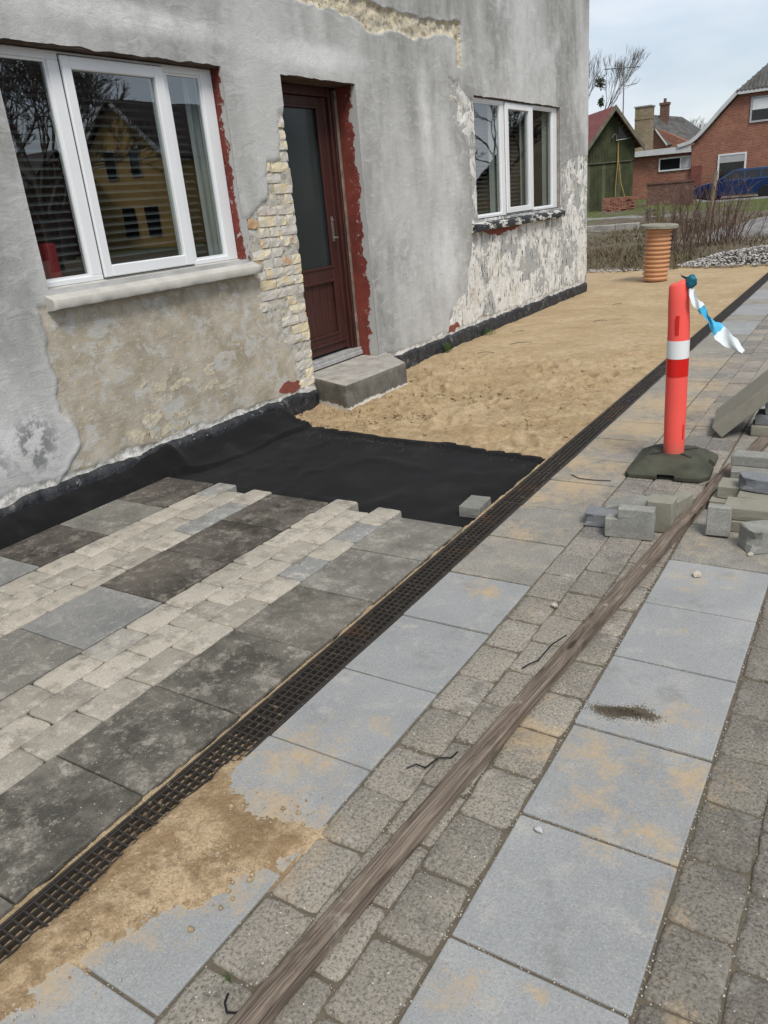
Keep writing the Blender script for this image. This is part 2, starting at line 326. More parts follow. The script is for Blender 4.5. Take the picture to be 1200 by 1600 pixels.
def mat_wall():
    t = T('cement_render'); p = t.pos(); br, wh, mo, cr = t.attr('m1'); li, dk, rd, pw = t.attr('m2')
    st = t.map(p, (1, 1, .3)); fine = t.noise(34, 5, .7)
    def edge(m, amt=.35, a=.42, b=.58): return t.step(t.ma('ADD', m, t.ma('MULTIPLY', t.ma('SUBTRACT', fine, .5), amt)), a, b)
    n1 = t.noise(1.15, 7, .62, v=st, dist=.4); n2 = t.noise(5.2, 6, .68, v=t.map(p, (1, 1, .55)), dist=.5)
    c = t.mix(t.ramp(n1, (.38, 0), (.62, 1)), (.255, .253, .24), (.505, .505, .49))
    c = t.mix(t.ma('MULTIPLY', t.ramp(n2, (.4, 0), (.62, 1)), .3), c, (.54, .54, .53))
    c = t.mix(t.ma('MULTIPLY', t.step(t.noise(9, 6, .7), .56, .72), .3), c, (.25, .248, .237))
    trow = t.noise(3, 5, .6, v=t.map(p, (1, 2.2, 5), rot=(.5, 0, 0)), dist=.8); c = t.mix(t.ma('MULTIPLY', t.step(trow, .50, .68), .32), c, (.64, .64, .625))
    c = t.mix(t.ma('MULTIPLY', t.ma('MULTIPLY', t.step(li, .1, .9), t.ramp(t.noise(7, 5, .65), (.3, .35), (.6, 1))), .95), c, (.70, .70, .69))
    c = t.mix(t.ma('MULTIPLY', t.ma('MULTIPLY', t.step(dk, .1, .9), t.step(t.noise(11, 6, .7), .42, .56)), .8), c, (.135, .138, .138))
    # old yellow-brown render
    b0 = t.mix(t.ramp(t.noise(4.2, 7, .68), (.36, 0), (.64, 1)), (.33, .285, .21), (.50, .455, .375))
    b0 = t.mix(t.ma('MULTIPLY', t.step(t.noise(5.5, 6, .7, v=t.map(p, (1, 1, 1.5), (3, 1, 7)), dist=.6), .5, .62), .75), b0, (.53, .525, .495))
    b0 = t.mix(t.ma('MULTIPLY', t.step(t.noise(13, 5, .7, v=t.map(p, (1, .8, 2), (1, 8, 3))), .56, .66), .8), b0, (.50, .40, .26))
    b0 = t.mix(t.ma('MULTIPLY', t.step(t.noise(17, 5, .7, v=t.map(p, (1, 1, 1.6), (7, 8, 3))), .59, .68), .75), b0, (.66, .63, .57))
    b0 = t.mix(t.ma('MULTIPLY', t.step(t.noise(8, 5, .7, v=t.map(p, (1, 1, 2), (17, 8, 3))), .63, .70), .45), b0, (.36, .17, .09))
    c = t.mix(edge(br), c, b0)
    # flaking lime wash
    f1 = t.noise(4.6, 6, .72, v=t.map(p, (1, .7, .7)), dist=.5); f2 = t.noise(14, 5, .65, v=t.map(p, (1, 1.6, .55), (5, 3, 1)), dist=.4)
    w0 = t.mix(t.ramp(t.noise(10, 5), (.3, 0), (.7, 1)), (.62, .60, .55), (.80, .785, .75))
    w0 = t.mix(t.step(f1, .515, .53), w0, t.mix(t.noise(6, 4), (.34, .34, .325), (.45, .45, .435)))
    w0 = t.mix(t.ma('MULTIPLY', t.step(t.noise(4, 5, .6, v=t.map(p, (1, 1, 1), (2, 9, 4))), .58, .66), .45), w0, (.5, .43, .31))
    w0 = t.mix(t.step(f2, .60, .62), w0, (.10, .095, .09))
    c = t.mix(edge(wh, .55, .44, .56), c, w0)
    # brick bedding mortar / broken edge rubble
    m0 = t.mix(t.ramp(t.noise(16, 6, .7), (.35, 0), (.65, 1)), (.36, .345, .31), (.55, .53, .48)); m0 = t.mix(t.ma('MULTIPLY', t.step(t.noise(21, 5, .7), .5, .62), .55), m0, (.52, .43, .25))
    m0 = t.mix(t.step(t.noise(38, 4, .75), .58, .66), m0, (.075, .066, .055))  # dark specks in the mortar colour stand for shadow under the courses
    c = t.mix(edge(mo, .3), c, m0)
    r0_ = t.mix(t.ramp(t.noise(18, 6, .7), (.35, 0), (.65, 1)), (.42, .36, .25), (.70, .63, .48)); r0_ = t.mix(t.step(t.noise(27, 4, .7), .6, .66), r0_, (.1, .085, .07)); r0_ = t.mix(t.step(t.noise(11, 4, .7), .55, .62), r0_, (.45, .44, .42))
    c = t.mix(edge(cr, .4), c, r0_)
    rdm = t.ma('ADD', rd, t.ma('MULTIPLY', t.ma('SUBTRACT', t.noise(16, 6, .8), .55), 1.7)); c = t.mix(t.ma('MULTIPLY', t.step(rdm, .46, .56), t.step(rd, .05, .3)), c, t.mix(t.noise(18, 4), (.17, .04, .028), (.29, .085, .06)))
    pw0 = t.mix(t.ramp(t.noise(25, 5, .7), (.38, 0), (.6, 1)), (.40, .38, .34), (.80, .78, .74)); c = t.mix(edge(pw, .8), c, pw0)
    c = t.mix(t.ramp(t.noise(120, 3, .75), (.36, .22), (.56, 0)), c, (.2, .196, .186))
    rough_zone = t.ma('ADD', mo, t.ma('ADD', cr, t.ma('MULTIPLY', wh, .5)))
    h = t.ma('ADD', t.ma('MULTIPLY', t.noise(70, 5, .75), .6), t.ma('MULTIPLY', t.ma('MULTIPLY', t.step(f1, .485, .52), wh), -.9))
    h = t.ma('ADD', h, t.ma('MULTIPLY', trow, 1.0)); h = t.ma('ADD', h, t.ma('MULTIPLY', t.noise(24, 5, .7), t.ma('ADD', .25, t.ma('MULTIPLY', rough_zone, 1.2))))
    return t.done(c, .93, t.bump(h, .5, .010), spec=.2)
def mat_brick_yellow():
    t = T('yellow_brick'); r = t.rand(); p = t.pos()
    c = t.mix(r, (.60, .50, .31), (.76, .67, .49)); c = t.mix(t.step(t.ma('FRACT', t.ma('MULTIPLY', r, 7.7)), .8, .85), c, (.50, .33, .19))
    sm = t.step(t.ma('ADD', t.noise(11, 6, .7), t.ma('MULTIPLY', t.ma('FRACT', t.ma('MULTIPLY', r, 13.1)), .2)), .52, .62)
    c = t.mix(t.ma('MULTIPLY', sm, .9), c, t.mix(t.noise(20, 4), (.42, .41, .385), (.64, .62, .575)))
    c = t.mix(t.step(t.noise(60, 4, .7), .66, .72), c, (.17, .13, .09))
    return t.done(c, .93, t.bump(t.noise(90, 5, .75), .6, .005), spec=.15)
def mat_reveal(name, edge_x):
    t = T(name); p = t.pos(); x = t.sep(p)[0]
    c = t.mix(t.ramp(t.noise(6, 5, .6), (.35, 0), (.65, 1)), (.125, .028, .021), (.205, .045, .032))
    d = t.ma('ADD', t.ma('SUBTRACT', x, edge_x), t.ma('MULTIPLY', t.ma('SUBTRACT', t.noise(5, 6, .7), .5), .24))
    c = t.mix(t.step(d, -.012, .004), c, (.40, .40, .385))
    c = t.mix(t.ma('MULTIPLY', t.step(t.noise(28, 6, .8), .585, .65), t.step(d, -.11, -.02)), c, (.48, .45, .42))
    return t.done(c, .85, t.bump(t.noise(60, 5, .7), .4, .004))
def mat_plinth():
    t = T('bitumen_plinth'); p = t.pos()
    c = t.mix(t.ramp(t.noise(12, 6, .7), (.35, 0), (.7, 1)), (.011, .012, .015), (.05, .052, .056))
    c = t.mix(t.step(t.noise(22, 6, .78), .63, .68), c, (.45, .43, .39)); c = t.mix(t.ma('MULTIPLY', t.step(t.noise(6, 5, .7), .6, .66), .7), c, (.16, .155, .15))
    return t.done(c, t.ramp(t.noise(14, 4), (.3, .4), (.7, .8)), t.bump(t.noise(26, 6, .72), .9, .018), spec=.4)
def mat_fabric():
    t = T('black_geotextile'); n = t.noise(700, 2, .8)
    c = t.mix(t.ramp(n, (.35, 0), (.7, 1)), (.003, .003, .0033), (.011, .011, .012)); c = t.mix(t.ma('MULTIPLY', t.step(t.noise(3.5, 6, .7), .52, .75), .5), c, (.026, .024, .022))
    c = t.mix(t.ma('MULTIPLY', t.step(t.noise(150, 3, .8), .64, .72), t.step(t.noise(2.2, 4, .7), .42, .62)), c, (.10, .082, .058)); c = t.mix(t.ma('MULTIPLY', t.step(t.noise(1.7, 5, .7, v=t.map(t.pos(), (1, 1, 1), (5, 5, 0))), .48, .7), .35), c, (.026, .024, .022))
    return t.done(c, .92, t.bump(n, .4, .002), spec=.12, Sheen_Weight=.05)
def mat_wood():
    t = T('weathered_timber'); v = t.map(t.objc(), (9, 1.1, 9)); g = t.noise(3, 6, .65, v=v, dist=1.6); wv = t.n('ShaderNodeTexWave', wave_type='BANDS', bands_direction='X'); t.set(wv.inputs[0], t.map(t.objc(), (10, .45, 10))); wv.inputs['Scale'].default_value = 2.4; wv.inputs['Distortion'].default_value = 16; wv.inputs['Detail'].default_value = 4; wv.inputs['Detail Scale'].default_value = 1.4
    c = t.mix(t.ramp(g, (.34, 0), (.66, 1)), (.080, .060, .045), (.235, .188, .147)); c = t.mix(t.ma('MULTIPLY', t.ramp(wv.outputs['Fac'], (.2, 1), (.6, 0)), .32), c, (.055, .044, .036)); c = t.mix(t.step(t.voro(2.3, v=t.map(t.objc(), (6, 1.5, 6), (.3, .2, .1))), .16, .09), c, (.045, .032, .024))
    c = t.mix(t.ma('MULTIPLY', t.step(t.noise(7, 5, .7), .60, .7), .6), c, (.33, .30, .25)); c = t.mix(t.step(t.noise(10, 5, .7, v=t.map(t.objc(), (1, .8, 1), (3, 1, 2))), .68, .71), c, (.40, .38, .29))
    fresh = t.step(t.ma('ADD', t.sep(t.objc())[1], t.ma('MULTIPLY', t.noise(12, 4), .3)), -1.78, -1.92); c = t.mix(t.ma('MULTIPLY', fresh, t.step(g, .45, .6)), c, (.40, .235, .125))
    return t.done(c, .88, t.bump(t.ma('ADD', g, wv.outputs['Fac']), .55, .004))
def mat_brickwall(name, a, b, mort, sc=1.0):
    t = T(name); o = t.sep(t.pos()); cb = t.n('ShaderNodeCombineXYZ'); t.set(cb.inputs[0], t.ma('ADD', o[0], o[1])); t.set(cb.inputs[1], o[2])
    bt = t.n('ShaderNodeTexBrick'); t.set(bt.inputs['Vector'], cb.outputs[0]); bt.inputs['Scale'].default_value = 1; bt.inputs['Brick Width'].default_value = .24*sc; bt.inputs['Row Height'].default_value = .08*sc; bt.inputs['Mortar Size'].default_value = .011*sc
    for i, cc in ((1, a), (2, b), (3, mort)): bt.inputs[i].default_value = (*cc, 1)
    c = t.mix(t.ma('MULTIPLY', t.ramp(t.noise(1.2, 6, .7), (.35, 0), (.7, 1)), .45), bt.outputs['Color'], tuple(x*.55 for x in a)); c = t.mix(t.ma('MULTIPLY', t.step(t.noise(2.6, 6, .75), .55, .7), .35), c, (.42, .33, .26))
    return t.done(c, .9, t.bump(bt.outputs['Fac'], -.4, .008), spec=.15)
def mat_terrain():
    t = T('ground_soil_grass'); gr, dr, gv, _ = t.attr('m1')
    soil = t.mix(t.ramp(t.noise(2.5, 7, .7), (.35, 0), (.65, 1)), (.075, .062, .045), (.17, .145, .105)); soil = t.mix(t.step(t.noise(30, 4, .7), .62, .7), soil, (.28, .26, .22))
    grass = t.mix(t.ramp(t.noise(5, 7, .7), (.35, 0), (.65, 1)), (.055, .075, .022), (.125, .135, .055))
    drive = t.mix(t.ramp(t.noise(4, 7, .7), (.35, 0), (.65, 1)), (.15, .145, .14), (.27, .26, .25)); drive = t.mix(t.step(t.noise(60, 3, .8), .58, .68), drive, (.38, .37, .35))
    e = t.ma('MULTIPLY', t.ma('SUBTRACT', t.noise(3, 6, .7), .5), .9)
    c = t.mix(t.step(t.ma('ADD', gr, e), .4, .6), soil, grass); c = t.mix(t.step(t.ma('ADD', dr, e), .42, .58), c, drive)
    return t.done(c, .95, t.bump(t.noise(14, 6, .75), .8, .04), spec=.1)
def mat_iron():
    t = T('dark_grating'); c = t.mix(t.noise(20, 4), (.018, .016, .014), (.06, .051, .043)); c = t.mix(t.ma('MULTIPLY', t.step(t.noise(35, 5, .75), .56, .68), t.ma('MAXIMUM', t.step(t.noise(1.6, 3), .35, .65), t.step(t.sep(t.pos())[1], 4.2, 5.2))), c, (.26, .20, .13)); c = t.mix(t.ma('MULTIPLY', t.step(t.noise(5, 4), .56, .66), .5), c, (.10, .05, .028))
    return t.done(c, .6, t.bump(t.noise(60, 3), .4, .001), .15, .4)
def mat_orange():
    t = T('fluorescent_red_plastic'); o = t.objc(); c = t.mix(t.noise(5, 4), (.80, .085, .068), (.92, .12, .098)); c = t.mix(t.ma('MULTIPLY', t.step(t.noise(16, 6, .78, v=t.map(o, (1, 1, .35))), .57, .72), .5), c, (.42, .16, .12)); c = t.mix(t.step(t.noise(60, 4, .8, v=t.map(o, (1, 1, .3))), .70, .74), c, (.25, .12, .09)); c = t.mix(t.ma('MULTIPLY', t.step(t.ma('ADD', t.sep(o)[2], t.ma('MULTIPLY', t.noise(20, 4), .12)), .24, .12), .55), c, (.34, .17, .12))
    return t.done(c, .55, t.bump(t.noise(30, 4), .15, .001), spec=.35)
MAT.update(slab=mat_slab_new(), slab_mid=mat_slab_mid(), paver=mat_paver_beige(), old=mat_paver_old(), sand=mat_sand(), wall=mat_wall(), ybrick=mat_brick_yellow(),
    dark=mat_slab_dark('concrete_slab_dark_grey', (.068, .063, .053), (.195, .18, .152), (.38, .35, .295)), brown=mat_slab_dark('concrete_slab_stained_dark', (.040, .035, .029), (.125, .11, .092), (.29, .265, .225)),
    blue=mat_slab_dark('concrete_slab_blue_grey', (.185, .186, .178), (.27, .265, .248), (.38, .36, .315)), midg=mat_slab_dark('concrete_slab_mid_grey', (.14, .133, .115), (.24, .228, .198), (.38, .36, .315)),
    joint=mat_joint('joint_grit', (.05, .044, .035), (.21, .175, .125)), jointl=mat_joint('joint_dark', (.014, .013, .012), (.055, .048, .04)), plinth=mat_plinth(), fabric=mat_fabric(), wood=mat_wood(),
    pvc=plain('white_pvc', (.74, .75, .76), .35, .03, 3, .0003, .5), glass=mat_glass('window_glass', (.80, .84, .84)), glass2=mat_glass('far_window_glass', (.35, .37, .38), 1.6),
    doorwood=None, conc=plain('rough_concrete', (.30, .285, .255), .92, .3, 6, .004), sill=plain('cement_sill', (.44, .425, .385), .9, .14, 7, .003), iron=mat_iron(),
    rubber=plain('dark_rubber', (.060, .062, .044), .8, .4, 7, .001, .3), orange=mat_orange(), redband=plain('red_reflective_foil', (.62, .012, .01), .3, .06, 4, .0003, .5),
    whiteband=plain('white_reflective_foil', (.78, .79, .79), .3, .05, 6, .0003, .5), slot=plain('recessed_red_plastic', (.55, .018, .013), .5, .05, 4, .0003), teal=plain('teal_plastic_film', (.012, .13, .19), .4, .25, 30, .001), cyan=plain('blue_plastic_film', (.06, .40, .63), .4, .12, 25, .001), film=plain('white_plastic_film', (.70, .75, .77), .4, .08, 25, .001),
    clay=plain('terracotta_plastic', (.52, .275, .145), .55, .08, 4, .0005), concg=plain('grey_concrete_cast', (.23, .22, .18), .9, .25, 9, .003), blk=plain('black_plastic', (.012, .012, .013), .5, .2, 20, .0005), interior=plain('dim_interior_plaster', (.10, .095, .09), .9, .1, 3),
    slat=plain('dark_blind_slat', (.11, .11, .112), .5, .1, 5), curtain=plain('pale_curtain_cloth', (.42, .43, .42), .9, .12, 5, .001), redcloth=plain('red_standin', (.38, .02, .03), .9, .2, 12, .002), steel=plain('brushed_steel', (.33, .32, .31), .35, .1, 20, .0003, .5, .8),
    bark=plain('grey_brown_bark', (.10, .085, .07), .95, .3, 12, .004), twig=plain('purple_brown_twig', (.13, .082, .068), .9, .3, 9, .001), twig2=plain('dry_straw_stem', (.23, .185, .12), .9, .3, 9, .001), leafdark=plain('dark_evergreen', (.03, .045, .018), .9, .4, 9, .002))
def mat_door():
    t = T('red_brown_door_paint'); v = t.map(t.pos(), (1, 9, .8)); c = t.mix(t.ramp(t.noise(4, 6, .65, v=v), (.3, 0), (.7, 1)), (.030, .0095, .0075), (.062, .019, .0145))
    c = t.mix(t.ma('MULTIPLY', t.step(t.noise(40, 4, .75), .68, .72), .7), c, (.35, .28, .25)); return t.done(c, .5, t.bump(t.noise(20, 4, v=v), .25, .001), spec=.4)
MAT['doorwood'] = mat_door()

# ================================================================== SETTING
def terr(x, y):
    x = np.asarray(x, float); y = np.asarray(y, float)
    a = np.interp(y, [14.4, 15.4, 20, 30, 40, 46, 52, 80, 400], [-.16, -.03, .0, .10, .25, .32, .46, .6, .6])
    b = np.interp(y, [14.4, 15.4, 20, 30, 46, 52, 80, 400], [-.16, -.03, .02, .10, .15, .3, .6, .6])
    k = sst(-9.2, -8.2, x); z = a*(1-k)+b*k
    z = z+.42*np.exp(-((x+1.9)/1.7)**2-((y-22.5)/2.6)**2)
    z = z+(fbm(x*.7, y*.7, 5, 4)-.5)*.16*sst(15.2, 16.5, y)*(1-sst(60, 70, y))
    return z
def build_ground():
    xs = np.concatenate([np.linspace(-500, -40, 12), np.linspace(-36, -14, 24), np.linspace(-13.6, 2, 80), np.linspace(3, 40, 20), np.linspace(60, 500, 10)])
    ys = np.concatenate([np.linspace(-300, -20, 8), np.linspace(-15, 14, 16), np.linspace(14.3, 30, 110), np.linspace(30.4, 60, 60), np.linspace(64, 600, 16)])
    X, Y = np.meshgrid(xs, ys, indexing='ij'); Z = terr(X, Y)
    gr = sst(.42, .6, fbm(X*.45, Y*.45, 3)+.12*sst(24, 34, Y)); gr = np.where(Y < 15, 0, gr*(.30+.6*sst(26, 38, Y)))
    dr = np.maximum(sst(.6, -.2, sdf([(-3.6, 19.6), (-.3, 18), (3, 18), (3, 29), (-3.2, 30.5), (-3.7, 26)], X, Y)), sst(.5, -.5, sdf([(-9.0, 44.2), (8, 43), (8, 49.5), (-8.5, 49.5)], X, Y)))
    dr = np.maximum(dr, sst(.3, -.3, np.abs(Y-33.2-.25*np.abs(X+9))-.8)*(X < -7.2)*.9)
    m = np.stack([gr, dr, 0*gr, 0*gr+1], -1)
    tag(obj('ground', grid('ground', np.stack([X, Y, Z], -1), attrs={'m1': m}), mat_terrain()), kind='structure')
build_ground()
tag(box(3.2, 12, -60, 200, -.12, -.06).build('road', plain('asphalt', (.05, .05, .052), .9, .2, 4, .004)), kind='structure')

# ---------------------------------------------------------------- paving pieces
def stone_mesh(name, sx, sy, h, cut, bev, jit, seed, crown=0.0, per=3):
    """one paving piece: irregular rounded outline, chamfered top; centred, top at z=0"""
    r = random.Random(seed); hx, hy = sx/2, sy/2; ring = []
    cs = [(-hx, -hy), (hx, -hy), (hx, hy), (-hx, hy)]
    for i in range(4):
        a, b = Vector(cs[i]), Vector(cs[(i+1) % 4]); d = (b-a).normalized(); ln = (b-a).length; c0 = cut*r.uniform(.6, 1.5); c1 = cut*r.uniform(.6, 1.5)
        ring.append(a+d*c0)
        for k in range(1, per): ring.append(a+d*(c0+(ln-c0-c1)*k/per))
        ring.append(b-d*c1)
    nn = []
    for i, p in enumerate(ring):
        q = p.copy(); q.x += r.uniform(-jit, jit); q.y += r.uniform(-jit, jit); nn.append(q)
    n = len(nn); v = []; lv = [(0, -h), (0, -bev*1.1), (bev*.35, -bev*.35), (bev*1.2, 0)]
    for off, z in lv:
        for p in nn:
            l = max(p.length, 1e-6); sx_ = (hx-off)/hx; sy_ = (hy-off)/hy
            v.append((p.x*sx_, p.y*sy_, z+(r.uniform(-jit, jit)*.35 if z > -h else 0)))
    f = [(k*n+i, k*n+(i+1) % n, (k+1)*n+(i+1) % n, (k+1)*n+i) for k in range(3) for i in range(n)]
    v.append((0, 0, crown)); c = len(v)-1
    f += [(3*n+i, 3*n+(i+1) % n, c) for i in range(n)]
    me = pyd(name, v, f)
    for pl in me.polygons: pl.use_smooth = jit > .002 and pl.index >= n
    return me
SLAB = [stone_mesh('slab', .4, .405, .06, .003, .0035, .0007, i, 0, 2) for i in range(3)]
for s_ in SLAB: s_.materials.append(MAT['slab'])
def variants(tagname, mat, n, *a, **k):
    out = []
    for i in range(n):
        me = stone_mesh(tagname, *a, seed=i+17, **k); me.materials.append(mat); out.append(me)
    return out
def with_mat(me, mat):
    m2 = me.copy(); m2.materials.clear(); m2.materials.append(mat); return m2
SL = {k: [with_mat(s_, MAT[k]) for s_ in SLAB] for k in ('slab', 'slab_mid', 'dark', 'brown', 'blue', 'midg')}
PB = variants('paving_stone', MAT['paver'], 7, .146, .213, .06, cut=.010, bev=.006, jit=.0032, crown=.0015)
PO = variants('paving_stone', MAT['old'], 8, .140, .200, .06, cut=.010, bev=.008, jit=.0034, crown=.003)
PS = variants('paving_stone', MAT['old'], 6, .139, .200, .06, cut=.004, bev=.0045, jit=.0013, crown=.001)
POD = [with_mat(q, mat_paver_old('dark_weathered_paver', .74)) for q in PO]
def place(me, name, parent, x, y, z=0, sx=1, sy=1, tilt=.004, mirror=False):
    o = bpy.data.objects.new(name, me); COL.objects.link(o); o.parent = parent
    o.location = (x, y, z+rng.uniform(-.0022, .0018)); o.rotation_euler = (rng.uniform(-tilt, tilt), rng.uniform(-tilt, tilt), rng.choice((0, math.pi))+rng.uniform(-.008, .008)); o.scale = (sx, sy, 1)
    return o
# right-hand pavement: slab lane, three stone rows, slab lane, stone rows
pave = box(-1.452, 1.4, -1.2, 15.0, -.2, -.008).build('pavement', MAT['joint']); tag(pave, kind='structure')
def sx_of(w): return w/.4
y = 2.66
k0 = 0
for k in range(-6, 31):
    yc = 2.66-.205+.4085*k if k <= 0 else 2.66+.205+.4085*(k-1)
    if yc > 14.6: break
    lightfar = 8.2 < yc < 11.6 and (k % 3 != 2)
    kind = 'slab' if k <= 0 or lightfar else 'slab_mid'
    place(SL[kind][k % 3], 'slab', pave, -1.263, yc, 0, .372/.4, .990 if kind == 'slab' else .982, .006)
for row in range(3):
    for k in range(60):
        yc = .25+.2035*k+(.0, .09, .03)[row]+rng.uniform(-.003, .003); xr = -.2-.127*(yc-2.9)+.15; xc = -1.0005+.1425*row
        if xc-.1 > xr or yc > 13: continue
        place(rng.choice(PO if yc < 2.62+.1*row else PS), 'paving_stone', pave, xc+rng.uniform(-.002, .002), yc, -.001+rng.uniform(-.003, .002), 1, .985, .016)
for k in range(-6, 12):
    yc = 2.905+.4095*k
    place(SL['slab' if k <= 0 else 'slab_mid'][k % 3], 'slab', pave, -.437, yc, 0, .391/.4, .990, .005)
for row in range(3):
    for k in range(24):
        yc = .35+.2035*k+(.05, .0, .1)[row]; xc = -.163+.1435*row
        if xc-.1 > -.2-.127*(yc-2.9)+.15: continue
        place(rng.choice(POD), 'paving_stone', pave, xc, yc, -.001, 1, .985, .014)
# left-hand new paving in front of the house
terr_p = box(-3.745, -1.61, -1.2, 2.98, -.066, -.012).build('terrace_paving', MAT['jointl']); tag(terr_p, kind='structure')
A = ['midg', 'midg', 'dark', 'dark', 'dark', 'dark', 'dark', 'dark', 'dark']
for k in range(9): place(SL[A[k]][k % 3], 'slab', terr_p, -1.807, 2.908-.4105*k, 0, .392/.4, 1, .002)
Cc = ['brown', 'brown', 'brown', 'blue', 'midg', 'dark', 'midg', 'dark', 'blue', 'midg']
for k in range(10): place(SL[Cc[k]][k % 3], 'slab', terr_p, -2.663, 2.96-.4105*k, 0, .412/.4, 1, .002)
Ec = ['brown', 'midg', 'brown', 'blue', 'midg', 'brown', 'dark', 'blue', 'midg', 'dark']
for k in range(10): place(SL[Ec[k]][(k+1) % 3], 'slab', terr_p, -3.54, 2.985-.4105*k, 0, .4/.4, 1, .002)
for x0, w_, ends in ((-3.332, .4555, (3.225, 3.125, 3.195)), (-2.4535, .4465, (3.235, 3.115, 3.20))):
    for row in range(3):
        for k in range(19):
            yc = ends[row]-.1075-.217*k-(0, .0, 0)[row]
            if row == 1: yc -= .0
            off = (0, .06, -.03)[row] if k else 0
            place(rng.choice(PB), 'paving_stone', terr_p, x0+w_*(row+.5)/3, yc, 0, (w_/3-.004)/.146, 1, .006)

# ---------------------------------------------------------------- sand bed
def build_sand():
    def sheet(x0, x1, y0, y1, st, fn):
        xs = np.arange(x0, x1+1e-6, st); ys = np.arange(y0, y1+1e-6, st*1.15); X, Y = np.meshgrid(xs, ys, indexing='ij'); return X, Y, fn(X, Y)
    foot = [(rng.uniform(-3.6, -1.8), rng.uniform(4.6, 7.6), rng.uniform(0, 6.28)) for _ in range(26)]
    def h(X, Y):
        near = 1-sst(6.2, 8.8, Y)
        z = -.055+.012*(fbm(X*1.1, Y*1.1, 2)-.5)+(fbm(X*2.6, Y*4.0, 8, 5)-.5)*(.014+.040*near)
        rid = 1-np.abs(2*fbm(X*3.0, Y*5.5, 19, 4)-1); z += (rid-.75)*(.004+.016*near)
        z += (fbm(X*12, Y*16, 4, 4, .7)-.5)*(.008+.045*near*sst(.36, .56, fbm(X*1.9, Y*1.9, 91))); z -= (.022*near+.004)*np.maximum(0, .12-np.abs(fbm(X*7, Y*10, 77, 3)-.5))*4*sst(.4, .6, fbm(X*1.2, Y*1.2, 23)); rid = 1-np.abs(2*fbm(X*9, Y*15, 29, 3)-1); z += (rid-.75)*(.004+.020*near*sst(.4, .6, fbm(X*1.3, Y*1.3, 44)))
        for fx, fy, a in foot:
            u = (X-fx)*math.cos(a)+(Y-fy)*math.sin(a); v = -(X-fx)*math.sin(a)+(Y-fy)*math.cos(a); q = (u/.14)**2+(v/.055)**2
            z += -.030*np.exp(-q*q)+.018*np.exp(-((np.sqrt(q)-1.45)/.3)**2)
        z += (-.028+.03*fbm(X*2, Y*2.5, 12))*np.exp(-((X+4.05)/.22)**2)        # bank against the plinth
        z += .03*sst(14.2, 15.1, Y)*fbm(X*2, Y*2, 3)
        z -= .02*sst(-1.75, -1.6, X)*(1-sst(12, 14, Y))*.6
        return np.minimum(z, -.012)
    X, Y, Z = sheet(-4.06, -1.588, 4.28, 9.0, .0125, h); 
    edge = np.interp(X, [-4.1, -4.0, -3.6, -3.15, -2.4, -1.66, -1.5], [4.74, 4.7, 4.56, 4.49, 4.50, 4.36, 4.34])+.008*(fbm(X*6, Y*0+3, 5)-.5)
    Z = Z-.10*sst(.012, -.020, Y-edge)+.010*np.exp(-((Y-edge-.07)/.06)**2)
    sand = obj('sand_bed', grid('sand_bed', np.stack([X, Y, Z], -1)), MAT['sand']); tag(sand, kind='structure')
    X, Y, Z = sheet(-4.06, -1.588, 8.99, 15.4, .035, h); obj('far_sand', grid('far_sand', np.stack([X, Y, Z], -1)), MAT['sand'], sand)
    X, Y, Z = sheet(-9, -4.0, 12.3, 15.4, .06, h); Z -= .012; obj('side_sand', grid('side_sand', np.stack([X, Y, Z], -1)), MAT['sand'], sand)
build_sand()
def mat_damp():
    t = T('damp_sand'); c = t.mix(t.step(t.noise(5, 6, .75), .40, .60), (.26, .18, .10), (.46, .35, .22)); c = t.mix(t.ma('MULTIPLY', t.step(t.noise(22, 5, .75), .5, .66), .55), c, (.18, .12, .066))
    c = t.mix(t.ma('MULTIPLY', t.step(t.noise(150, 3, .8), .52, .38), .5), c, (.15, .10, .06)); c = t.mix(t.step(t.voro(60), .08, .05), c, (.55, .48, .38))
    return t.done(c, .97, t.bump(t.noise(110, 4, .8), .8, .006), spec=.15)
def build_spill():
    P = [(-1.50, .2), (-1.50, .77), (-1.50, .95), (-1.50, 1.16), (-1.46, 1.32), (-1.36, 1.20), (-1.25, 1.13), (-1.08, 1.22), (-1.05, 1.15), (-1.1, 1.03), (-1.155, .97), (-1.235, .87), (-1.28, .77), (-1.335, .62), (-1.375, .45), (-1.40, .2)]
    xs = np.arange(-1.57, -1.0, .0035); ys = np.arange(.2, 1.42, .0035); X, Y = np.meshgrid(xs, ys, indexing='ij')
    d = sdf(P, X+.05*(fbm(X*9, Y*9, 3)-.5), Y+.05*(fbm(X*9, Y*9, 13)-.5))
    z = np.clip(-d, -.05, .07)*.115+0.018*(fbm(X*8, Y*8, 21, 5)-.50)+.006*(fbm(X*38, Y*38, 22, 3, .7)-.5)+.0026*(vnoise(X*190, Y*190, 7)-.5)+.0008
    z = z-.006*sst(1.0, 1.25, Y)
    u = (X+1.30)*math.cos(.9)+(Y-.98)*math.sin(.9); v = -(X+1.30)*math.sin(.9)+(Y-.98)*math.cos(.9)
    z -= .004*(np.abs(u) < .055)*(np.abs(v) < .03)*(np.sin(u*230) > 0)
    z = np.where(d > .06, -.02, z)
    z = z-np.clip(-1.478-X+.03*(fbm(X*20, Y*20, 55, 3)-.5), 0, 1)*.55
    o = obj('spilled_sand', grid('spilled_sand', np.stack([X, Y, np.maximum(z, -.02)], -1)), mat_damp()); tag(o, 'heap of damp brown sand spilled over the pale slabs beside the drain', 'sand', kind='stuff')
build_spill()

